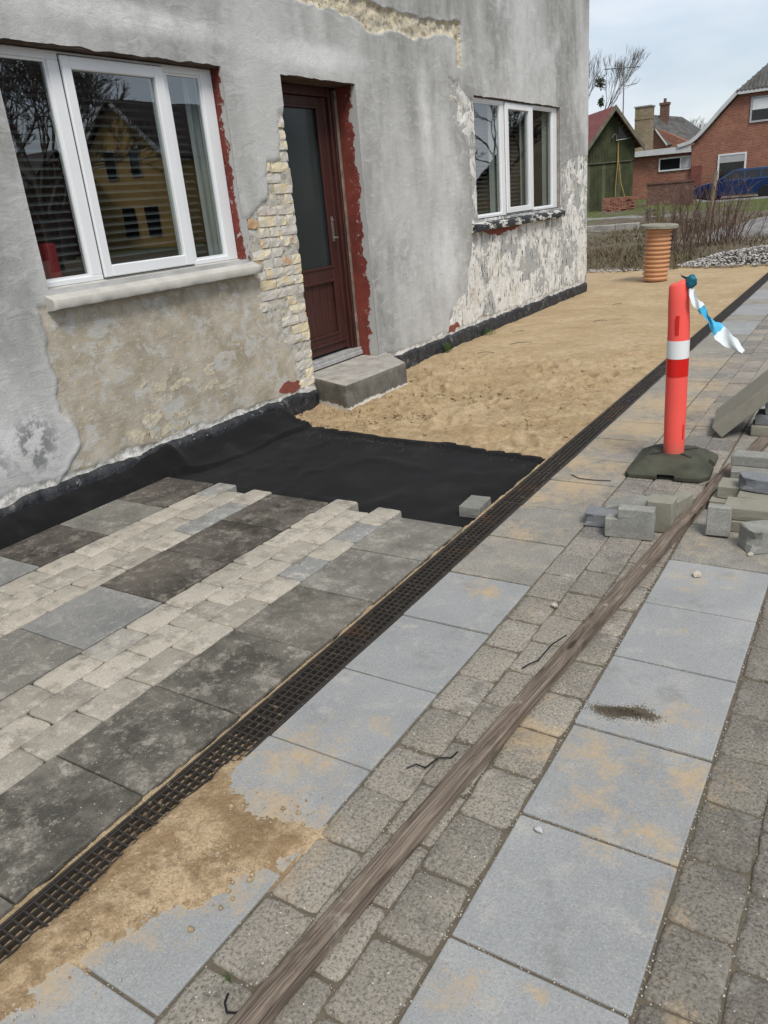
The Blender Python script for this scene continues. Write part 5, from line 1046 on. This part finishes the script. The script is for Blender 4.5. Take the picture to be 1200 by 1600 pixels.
def build_brick_house():
    r = empty('brick_house', (-6, 50, .4)); tag(r, 'red brick house with a curved gable and white verge behind the blue car', 'house')
    def S(o): o.parent = r; o.matrix_parent_inverse = Matrix.Translation((6, -50, -.4)); return o
    pr = [(-10.23, 0), (-10.23, 3.00), (-9.95, 3.25), (-9.62, 3.55), (-9.2, 3.98), (-8.84, 4.36), (-8.3, 4.9), (-7.92, 5.28), (0.6, 5.28), (1.2, 4.7), (2.2, 3.3), (2.4, 3.0), (2.4, 0)]
    S(MB().prism(pr, 1, 50, 60).build('gable_wall', MAT['redbrick']))
    cv = [(-10.9, 2.98), (-10.25, 3.12), (-9.95, 3.32), (-9.62, 3.62), (-9.2, 4.06), (-8.84, 4.46), (-8.3, 5.0), (-7.90, 5.40)]
    up_ = [(x-.10, z+.16) for x, z in cv]
    S(MB().prism(cv+up_[::-1], 1, 49.72, 50.1).build('verge_board', MAT['fascia']))
    S(MB().prism([(-7.98, 5.26), (.8, 5.26), (.8, 5.40), (-7.98, 5.40)], 1, 49.70, 50.06).build('gutter_board', MAT['fascia']))
    # hipped end of the roof above the gable: ribbed sheets
    for k in range(44):
        x = -8.05+.2*k; 
        z1 = min(6.75, 5.42+(x+8.05)*.95+.06, 5.42+(.9-x)*.95)
        if z1 < 5.46: continue
        y1 = 49.75+(z1-5.42)*1.05
        S(MB().prism([(49.68, 5.40), (49.68, 5.46), (y1, z1+.05), (y1, z1)], 0, x, x+.12).build('roof_rib', MAT['greyroof']))
    S(MB().add([(-8.1, 49.7, 5.40), (.9, 49.7, 5.40), (-.4, 51.1, 6.72), (-6.75, 51.1, 6.72), (-8.1, 60, 5.40), (.9, 60, 5.40), (-3.6, 51.1, 9.0), (-3.6, 60, 9.0)], [(0, 1, 2, 3), (0, 3, 6, 7, 4), (1, 5, 7, 6, 2), (3, 2, 6)]).build('roof', MAT['greyroof']))
    S(MB().add([(-10.4, 50.05, 3.2), (-9.7, 50.05, 3.75), (-8.9, 50.05, 4.62), (-8.0, 50.05, 5.5), (-10.4, 60, 3.2), (-9.7, 60, 3.75), (-8.9, 60, 4.62), (-8.0, 60, 5.5)], [(0, 1, 5, 4), (1, 2, 6, 5), (2, 3, 7, 6)]).build('lower_roof', MAT['greyroof']))
    w_ = winbox(S, -8.80, -7.34, 49.96, 1.0, 2.42, .09, blind=(.62, 'greyp')); w_['label'] = 'large window with half-drawn grey blind behind the car'
    w_ = winbox(S, -7.34, -5.6, 49.96, 3.82, 5.06, .09, 'greyp', blind=(.42, 'whitep')); w_['label'] = 'upstairs window with white blind'
    winbox(S, -4.6, -3.0, 49.96, 1.0, 2.42, .09)
    S(box(-10.18, -9.62, 49.9, 49.995, .9, 1.95).build('shutter', plain('red_brown_shutter', (.17, .055, .045), .8, .2, 4)))
    # flat-roofed link
    S(box(-13.9, -10.235, 50.25, 58, 0, 2.72).build('link_wall', MAT['redbrick']))
    S(MB().add([(-14.0, 49.8, 2.74), (-10.25, 49.8, 2.70), (-10.25, 58, 2.70), (-14, 58, 2.74), (-14.0, 49.8, 3.02), (-10.25, 49.8, 3.04), (-10.25, 58, 3.04), (-14, 58, 3.02)], [(0, 3, 2, 1), (4, 5, 6, 7), (0, 1, 5, 4), (1, 2, 6, 5), (2, 3, 7, 6), (3, 0, 4, 7)]).build('flat_roof', MAT['fascia']))
    w_ = winbox(S, -12.05, -10.27, 50.2, 1.82, 2.54, .08, split=-10.83); w_['label'] = 'wide low window in the link'
    S(box(-10.78, -10.36, 50.15, 50.19, 1.91, 2.45).build('board_panel', MAT['greyp']))
    ch = S(box(-13.72, -12.84, 51, 51.9, 2.9, 5.40).build('chimney', MAT['yelbrick'])); 
    S(box(-13.77, -12.79, 50.95, 51.95, 5.38, 5.45).build('chimney_cap', MAT['concg']))
    S(box(-13.74, -12.82, 50.97, 51.93, 4.74, 4.80).build('chimney_band', MAT['yelbrick']))
build_brick_house()
def build_far_house():
    r = empty('hipped_house', (-16.5, 70, .5)); tag(r, 'far brick house with a dark half-hipped roof and tall brick chimney', 'house')
    def S(o): o.parent = r; o.matrix_parent_inverse = Matrix.Translation((16.5, -70, -.5)); return o
    S(MB().prism([(-19.4, .3), (-14.6, .3), (-14.6, 3.9), (-17.0, 5.12), (-19.4, 5.12)], 1, 70.3, 80).build('wall', MAT['redbrick']))
    S(MB().add([(-20.8, 70, 4.0), (-18.7, 69.9, 5.12), (-17.1, 69.9, 5.08), (-17.95, 71.2, 6.30), (-15.95, 73.5, 5.98), (-14.45, 72, 4.05), (-16.2, 69.9, 3.86), (-20.8, 82, 4.0), (-14.4, 82, 4.0), (-17.5, 82, 6.3)], [(1, 2, 3), (2, 6, 5, 4, 3), (0, 1, 3, 9, 7), (3, 4, 5, 8, 9)]).build('roof', MAT['greyroof']))
    S(MB().prism([(-17.12, 5.0), (-17.12, 5.14), (-16.2, 3.94), (-16.2, 3.8)], 1, 69.78, 69.9).build('verge_board', MAT['fascia']))
    c = S(MB().box(-17.28, -16.66, 71.6, 72.2, 5.5, 7.0).build('chimney', MAT['dkbrick'])); S(MB().box(-17.34, -16.60, 71.54, 72.26, 6.9, 7.08).build('chimney_crown', MAT['dkbrick'])); S(MB().lathe([(.12, 0), (.12, .3)], 10, (-16.97, 71.9, 7.08)).build('chimney_pot', MAT['dkbrick']))
    w_ = winbox(S, -18.6, -17.85, 70.25, 3.6, 4.6, .1, 'greyp')
build_far_house()
def low_house(name, x0, x1, y0, y1, z, eave, ridge, lab, wall, roof, axis='y'):
    r = empty(name, ((x0+x1)/2, (y0+y1)/2, z)); tag(r, lab, 'house'); cx, cy = (x0+x1)/2, (y0+y1)/2; hx, hy = (x1-x0)/2, (y1-y0)/2
    if axis == 'y':
        MB().prism([(-hx, -.5), (hx, -.5), (hx, eave), (0, ridge-.1), (-hx, eave)], 1, -hy, hy).build('wall', MAT[wall], r)
        for s_ in (-1, 1): MB().prism([(0, ridge), (s_*(hx+.4), eave-.3), (s_*(hx+.4), eave-.15), (0, ridge+.15)], 1, -hy-.35, hy+.35).build('roof', MAT[roof], r)
    else:
        MB().prism([(-hy, -.5), (hy, -.5), (hy, eave), (0, ridge-.1), (-hy, eave)], 0, -hx, hx).build('wall', MAT[wall], r)
        for s_ in (-1, 1): MB().prism([(0, ridge), (s_*(hy+.4), eave-.3), (s_*(hy+.4), eave-.15), (0, ridge+.15)], 0, -hx-.35, hx+.35).build('roof', MAT[roof], r)
    return r
low_house('low_house', -14.2, -6, 78, 84, .5, 2.2, 3.9, 'low dark roof showing between the far chimney house and the white verge', 'redbrick', 'greyroof', 'x')
# --- houses across the street, mirrored in the window panes
yh = low_house('yellow_house', 29.2, 36.6, 36.4, 52, -.1, 5.4, 8.7, 'yellow house with a steep dark roof across the street, mirrored in the nearest window', 'yellowwall', 'browntile')
for dx in (-1.25, 1.05):
    wn = empty('window', (dx, -7.83, 4.4)); wn.parent = yh; box(-.5, .5, -.03, .04, 0, 1.7).build('pane', MAT['greyp'], wn); box(-.42, .42, -.05, -.035, .1, 1.6).build('blind', MAT['dkglass'], wn)
for dx in (-1.9, .3): 
    wn = empty('window', (dx, -7.83, .9)); wn.parent = yh; box(-.6, .6, -.03, .04, 0, 1.8).build('pane', MAT['dkglass'], wn)
for s_ in (-1, 1): MB().prism([(0, 8.7), (s_*4.2, 5.05), (s_*4.2, 5.4), (0, 9.0)], 1, -8.2, -8.12).build('verge_board', MAT['fascia'], yh)
low_house('barn', 36, 62, 30, 38, -.1, 3.2, 6.2, 'long dark-roofed barn across the street, mirrored in the left pane', 'dkbrick', 'browntile', 'x')
h2 = low_house('cottage', 9, 19, 58, 72, -.1, 2.2, 7.6, 'low tan cottage with a steep brown roof across the street, mirrored in the far window', 'yelbrick', 'browntile', 'y')
box(-.4, .4, -.4, .4, 6.0, 7.6).build('chimney', MAT['dkbrick'], h2)
# --- blue car
def build_car():
    r = empty('parked_car', (-7.05, 46.5, .13)); tag(r, 'dark blue estate car parked in front of the brick house', 'car'); P = plain('metallic_blue_paint', (.005, .026, .10), .22, .08, 4, .0002, .5, .25, Coat_Weight=.6)
    lo = [(-2.12, .24), (2.12, .24)]
    side = [(-2.14, .30), (-2.16, .55), (-2.05, .72), (-1.20, .88), (-.95, .93), (2.0, .95), (2.14, .70), (2.14, .32)]
    def loft(sections):                       # sections: list of (y, outline)
        v = []; n = len(sections[0][1])
        for yy, ol in sections: v += [(x, yy, z) for x, z in ol]
        m_ = len(sections); f = [(k*n+i, k*n+(i+1) % n, (k+1)*n+(i+1) % n, (k+1)*n+i) for k in range(m_-1) for i in range(n)]+[tuple(range(n)), tuple(range((m_-1)*n, m_*n))[::-1]]
        return MB().add(v, f)
    body = [(-2.14, .22), (-2.17, .50), (-2.08, .70), (-1.70, .83), (-1.05, .93), (0, .96), (2.02, .97), (2.15, .78), (2.16, .40), (2.10, .22)]
    ins = lambda k, dz: [(x*k, z*(1-dz)+.02) for x, z in body]
    loft([(-.86, ins(.975, .03)), (-.80, ins(.995, 0)), (-.6, body), (.6, body), (.80, ins(.995, 0)), (.86, ins(.975, .03))]).build('body', P, r, smooth=False, bevel=.02, seg=2)
    cab = [(-1.08, .94), (-.30, 1.40), (-.05, 1.46), (1.30, 1.45), (1.72, 1.36), (2.05, .96)]
    v = []; 
    for yy, k, in ((-.78, 0), (.78, 0)): v += [(x, yy*(1-.24*(z-.94)/.5), z) for x, z in cab]
    n = len(cab); MB().add(v, [tuple(range(n)), tuple(range(n, 2*n))[::-1]]+[(i, n+i, n+(i+1) % n, (i+1) % n) for i in range(n)]).build('cabin', P, r, bevel=.05, seg=3)
    for s_ in (-1, 1):
        for (a, b, c_, d_) in ((-.80, -.22, .28, .28), (.34, .34, 1.02, 1.02), (1.08, 1.08, 1.78, 1.50)):
            zz = lambda z: s_*(.785*(1-.24*(z-.94)/.5)); m = MB(); m.add([(a, zz(1.0), 1.0), (c_, zz(1.0), 1.0), (d_, zz(1.36), 1.36), (b, zz(1.36), 1.36)], [(0, 1, 2, 3)]); m.build('side_window', MAT['dkglass'], r)
    MB().add([(-1.02, -.68, .985), (-1.02, .68, .985), (-.36, .58, 1.375), (-.36, -.58, 1.375)], [(0, 1, 2, 3)]).build('windscreen', MAT['dkglass'], r, loc=(-.012, 0, .012))
    tyre = MB().lathe([(.2, -.1), (.30, -.1), (.315, -.08), (.315, .08), (.30, .1), (.2, .1)], 24).mesh('tyre'); rim = MB().lathe([(.05, .05), (.2, .06), (.205, .095), (.19, .1), (.17, .08), (.06, .085)], 18).mesh('rim')
    for x in (-1.30, 1.32):
        for s_ in (-1, 1):
            w_ = obj('wheel', tyre, MAT['blk'], r, (x, s_*.80, .315), (s_*-math.pi/2*-1, 0, 0)); rm = obj('rim', rim, MAT['zinc'], w_)
            arch = MB().lathe([(.34, 0), (.36, .02)], 22).build('wheel_arch', MAT['blk'], r, loc=(x, s_*.845, .33)); arch.rotation_euler = (s_*-math.pi/2*-1, 0, 0)
    for s_ in (-1, 1):
        MB().box(-2.10, -1.82, s_*.62-.16, s_*.62+.16, .58, .70).build('headlight', MAT['film'], r, bevel=.03); MB().box(-.86, -.70, s_*.86-.09, s_*.86+.09, .98, 1.08).build('wing_mirror', P, r, bevel=.03); MB().box(2.08, 2.17, s_*.66-.1, s_*.66+.1, .62, .92).build('tail_light', MAT['redband'], r, bevel=.02)
build_car()
# --- brick heaps, low walls, crate, kerb
def brick_heap(name, x0, x1, y0, y1, z0, courses, lab, mat, seed, cat):
    r = random.Random(seed); m = MB()
    for k in range(courses):
        for yy in np.arange(y0, y1, .115):
            x = x0+(.0 if k % 2 else .11)
            while x < x1-.1:
                if r.random() > .08+.28*(k/courses)**3: j = r.uniform(-.02, .02); m.box(x+j, x+.215+j, yy+r.uniform(-.015, .015), yy+.105, z0+k*.066, z0+k*.066+.058)
                x += .23
    tag(m.build(name, mat), lab, cat)
brick_heap('brick_pile', -11.75, -10.35, 38.4, 38.9, .18, 10, 'pile of old red bricks in front of the green shed', plain('old_brick_red', (.27, .125, .085), .9, .35, 6), 3, 'brick pile')
r_ = empty('planter_wall', (-9.4, 41.2, .25)); tag(r_, 'low dark brick wall with brick coping in front of the link building', 'wall'); box(-1.0, 1.05, 0, .6, -.1, .98).build('wall', MAT['dkbrick'], r_); box(-1.04, 1.09, -.04, .64, .98, 1.07).build('coping', MAT['dkbrick'], r_)
cr_ = empty('wooden_crate', (-7.32, 30, .1)); tag(cr_, 'small weathered wooden crate on the grass behind the riser pipe', 'crate')
for k in range(3): box(-.26, .26, -.02, .02, .04+.13*k, .13+.13*k).build('slat', MAT['bark'], cr_)
for s_ in (-.24, .24): box(s_-.03, s_+.03, .021, .5, .0, .42).build('side', MAT['bark'], cr_)
for i, (xa, xb) in enumerate(((-9.4, -8.45), (-8.43, -7.5), (-7.48, -6.75))):
    tag(box(xa, xb, 25.9, 26.1, -.1, .25+.01*i).build('kerb_stone', MAT['conc'], bevel=.02), ['concrete kerb stone nearest the house corner on the garden edge', 'middle concrete kerb stone on the garden edge', 'concrete kerb stone behind the riser pipe on the garden edge'][i], 'kerb', 'kerb stones on the garden edge')
tag(MB().bar((-5.0, 21, -.1), (-4.98, 21, .95), .07, .06, 8).build('fence_post', plain('mossy_post', (.14, .14, .06), .9, .3, 9)), 'mossy wooden fence post standing left of the bare shrub', 'post')
tag(MB().bar((-4.35, 24, -.1), (-4.25, 24, 1.55), .06, .05, 8).build('fence_post', MAT['twig2']), 'tall pale wooden post inside the bare shrub', 'post')

# --- trees, shrubs, grass
def branches(start, direction, length, rad, depth, r, segs, spread=.55, up_=.12, split=(2, 3), shrink=.72, minr=.004, wig=.12):
    p = Vector(start); d = Vector(direction).normalized(); n = 3
    for i in range(n):
        q = p+d*(length/n); r1 = rad*(1-.28*(i+1)/n); segs.append((p.copy(), q.copy(), rad*(1-.28*i/n), r1)); p = q
        d = (d+Vector((r.gauss(0, wig), r.gauss(0, wig), r.gauss(0, wig)+up_*.3))).normalized()
        if depth > 0 and i > 0 and r.random() < .5: 
            dd = (d+Vector((r.gauss(0, spread), r.gauss(0, spread), r.gauss(0, spread*.6)+up_))).normalized(); branches(p, dd, length*shrink*r.uniform(.6, 1), max(r1*.5, minr), depth-1, r, segs, spread, up_, split, shrink, minr, wig)
    if depth > 0:
        for _ in range(r.randint(*split)):
            dd = (d+Vector((r.gauss(0, spread), r.gauss(0, spread), r.gauss(0, spread*.6)+up_))).normalized(); branches(p, dd, length*shrink*r.uniform(.75, 1.1), max(r1*.68, minr), depth-1, r, segs, spread, up_, split, shrink, minr, wig)
def seg_mesh(name, segs, sides=4):
    A_ = np.array([s_[0] for s_ in segs]); B_ = np.array([s_[1] for s_ in segs]); ra = np.array([s_[2] for s_ in segs])[:, None]; rb = np.array([s_[3] for s_ in segs])[:, None]
    d = B_-A_; d /= np.linalg.norm(d, axis=1)[:, None]+1e-9; h = np.where(np.abs(d[:, 2:3]) > .8, np.array([[1., 0, 0]]), np.array([[0, 0, 1.]])); x = np.cross(d, h); x /= np.linalg.norm(x, axis=1)[:, None]; y_ = np.cross(d, x); V = []
    for k in range(sides): a = 2*math.pi*k/sides; V.append(A_+(x*math.cos(a)+y_*math.sin(a))*ra)
    for k in range(sides): a = 2*math.pi*k/sides; V.append(B_+(x*math.cos(a)+y_*math.sin(a))*rb)
    V = np.stack(V, 1).reshape(-1, 3); n = len(segs); base = np.arange(n)[:, None]*2*sides; F = np.concatenate([base+np.array([[k, (k+1) % sides, sides+(k+1) % sides, sides+k]]) for k in range(sides)])
    return npmesh(name, V, F)
def tree(x, y, z, h, lab, seed, depth=6, rad=.22, clumps=0, spread=.5, minr=.006, mat='bark'):
    r = random.Random(seed); o = empty('bare_tree', (x, y, z)); tag(o, lab, 'tree', 'bare trees'); tr = []; cr = []
    tr.append((Vector((0, 0, -.3)), Vector((0, 0, h*.22)), rad*1.15, rad)); 
    for k in range(4): branches((0, 0, h*.2), (math.cos(k*1.57+r.random())*.5, math.sin(k*1.57+r.random())*.5, 1), h*.26, rad*.6, depth, r, cr, spread, .16, (2, 3), .76, minr)
    obj('trunk', seg_mesh('trunk', tr, 9), MAT[mat], o); obj('crown', seg_mesh('crown', cr, 3), MAT[mat], o)
    for k in range(clumps):
        s_ = cr[r.randrange(len(cr)//4, len(cr))][1]; s_ = [Vector((1.6, -.3, 7.4)), Vector((1.7, -.3, 6.2))][k] if k < 2 else s_; V = []; F = []
        for q in range(260):
            c = Vector((r.gauss(0, .17), r.gauss(0, .17), r.gauss(0, .26)))*(.75 if k == 0 else .5)+s_; a = Vector((r.gauss(0, 1), r.gauss(0, 1), r.gauss(0, 1))).normalized()*.07; b_ = a.orthogonal().normalized()*.05; i = len(V); V += [c-a, c+b_, c+a, c-b_]; F.append((i, i+1, i+2, i+3))
        obj('mistletoe', pyd('mistletoe', V, F), MAT['leafdark'], o)
    return o
tree(-20.1, 60, .5, 9.6, 'tall bare tree with dark mistletoe clumps rising behind the shed at the house corner', 4, 5, .16, 2, .2, .007)
tree(-17.9, 90, .6, 6.6, 'small bare tree on the skyline left of the tall brick chimney', 12, 4, .14, 0, .5, .012)
tree(-16.6, 98, .6, 7.0, 'faint bare tree on the skyline left of the white verge', 9, 4, .14, 0, .5, .012)
tree(21, 21.5, -.1, 9.5, 'bare tree across the street, mirrored in the left pane of the nearest window', 21, 5, .26, 0, .6, .016)
tree(30, 29, -.1, 12, 'bare tree beside the yellow house, mirrored in the nearest window', 23, 5, .28, 0, .6, .018)
tree(6.2, 44, -.1, 9.5, 'bare tree before the tan cottage, mirrored in the far window', 25, 5, .26, 0, .6, .016)
tree(10, 42, -.1, 8, 'smaller bare tree before the tan cottage, mirrored in the far window', 27, 5, .2, 0, .6, .016)
def shrub(x, y, n, h, rx, ry, lab, mat, seed, lean=.18):
    r = random.Random(seed); o = empty('bare_shrub', (x, y, tz(x, y)-.03)); tag(o, lab, 'shrub', 'bare shrubs behind the sand'); st = []; tw = []
    for i in range(n):
        bx, by = r.gauss(0, rx*.5), r.gauss(0, ry*.5); hh = h*r.uniform(.55, 1.05)*(1-.35*min(1, (bx/rx)**2)); d = Vector((r.gauss(0, lean)+bx*.25, r.gauss(0, lean), 1)).normalized(); p = Vector((bx, by, 0)); rad = r.uniform(.006, .012)
        for k in range(4):
            q = p+d*hh/4; st.append((p.copy(), q.copy(), rad*(1-.2*k), rad*(.8-.2*k)+.001)); p = q; d = (d+Vector((r.gauss(0, .1), r.gauss(0, .1), 0))).normalized()
            for _ in range(r.randint(1, 3)):
                dd = (d+Vector((r.gauss(0, .6), r.gauss(0, .6), r.gauss(.1, .3)))).normalized(); l = hh*r.uniform(.12, .32); m_ = p+dd*l*.5; tw.append((p.copy(), m_, .0045, .0035)); dd = (dd+Vector((r.gauss(0, .3), r.gauss(0, .3), .15))).normalized(); tw.append((m_, m_+dd*l*.5, .0035, .002))
    obj('stems', seg_mesh('stems', st, 4), MAT[mat], o)['kind'] = 'stuff'; obj('twigs', seg_mesh('twigs', tw, 3), MAT[mat], o)['kind'] = 'stuff'
shrub(-3.85, 17.6, 40, 1.4, .45, .4, 'dense bare shrub with upright purple-brown stems right behind the riser pipe', 'twig', 3)
shrub(-3.25, 18.6, 48, 1.45, .5, .4, 'bare shrub in front of the blue car', 'twig', 5)
shrub(-3.0, 19.9, 9, 1.0, .25, .3, 'lower bare shrub at the right end of the row, before the driveway', 'twig', 7, .3)
shrub(-4.5, 19.0, 14, 1.1, .3, .4, 'straw-coloured bare shrub at the left end of the row', 'twig2', 9)
shrub(-5.4, 18.0, 10, .6, .9, .5, 'low dry stems left of the riser pipe', 'twig2', 11, .35)
shrub(-13.3, 38.6, 14, .9, .4, .3, 'thin dry shoots in front of the green shed', 'twig2', 13, .4)
def grass_patch():
    r = np.random.default_rng(4); n = 16000; x = r.uniform(-7.5, .5, n); y = 15.0+14*r.random(n)**2.0; dm = fbm(x*.8, y*.8, 9); keep = (dm > .40) & ~((x > -3.3) & (y > 20.5)) & ~((x > -3.2) & (y < 16.2)); x, y, dm = x[keep], y[keep], dm[keep]; n = len(x); z = terr(x, y)-.01
    h = r.uniform(.04, .13, n)*(1+.9*(dm > .55)); a = r.uniform(0, 6.28, n); wv = .012+.0006*(y-15); lx, ly = r.normal(0, .5, n)*h, r.normal(0, .5, n)*h; c, s_ = np.cos(a)*wv, np.sin(a)*wv
    V = np.stack([np.stack([x-c, y-s_, z], -1), np.stack([x+c, y+s_, z], -1), np.stack([x+lx, y+ly, z+h], -1)], 1).reshape(-1, 3); F = np.arange(3*n).reshape(n, 3)
    t = T('dry_and_green_grass'); nn = t.noise(1.3, 4, .6); c_ = t.mix(t.step(nn, .52, .64), (.165, .13, .08), (.065, .09, .028)); c_ = t.mix(t.ma('MULTIPLY', t.noise(40, 2), .5), c_, (.10, .08, .05))
    tag(obj('grass', npmesh('grass', V, F), t.done(c_, .9)), 'rough dry and green grass behind the sand', 'grass', kind='stuff')
grass_patch()
def gravel_pile():
    r = random.Random(8); base = [pebble(s_, 1.0) for s_ in range(5)]; bv = [np.array([v.co[:] for v in b.vertices]) for b in base]; bf = np.array([p.vertices[:] for p in base[0].polygons]); V = []; F = []; n = 0
    def hz(x, y): return .26*math.exp(-((x+1.75)/.75)**2-((y-15.55)/.38)**2)+.12*math.exp(-((x+2.6)/.5)**2-((y-15.4)/.25)**2)+.16*math.exp(-((x+.7)/.8)**2-((y-15.6)/.4)**2)
    for i in range(3200):
        x = r.uniform(-3.4, .2); y = r.uniform(14.95, 16.3); h = hz(x, y)
        if h < .02 and r.random() > .06: continue
        s_ = r.uniform(.014, .034); q = bv[i % 5]*s_; a = r.uniform(0, 6.28); c, sn = math.cos(a), math.sin(a); q = np.stack([q[:, 0]*c-q[:, 1]*sn+x, q[:, 0]*sn+q[:, 1]*c+y, q[:, 2]+h-.035+r.uniform(0, .02)], -1); V.append(q); F.append(bf+n); n += len(q)
    for i in range(500):
        x = r.uniform(-7, -3.3); y = 15.1+r.gauss(0, .12); s_ = r.uniform(.012, .024); V.append(bv[i % 5]*s_+np.array([x, y, -.03])); F.append(bf+n); n += len(bv[0])
    t = T('pale_gravel'); vc = t.voro(28, out='Color'); sp_ = t.n('ShaderNodeSeparateColor'); t.t.links.new(vc, sp_.inputs[0]); c_ = t.mix(sp_.outputs[0], (.17, .165, .16), (.55, .53, .50))
    tag(obj('gravel_pile', npmesh('gravel_pile', np.concatenate(V), np.concatenate(F)), t.done(c_, .9)), 'heap of pale gravel behind the sand at the right edge', 'gravel', kind='stuff')
gravel_pile()
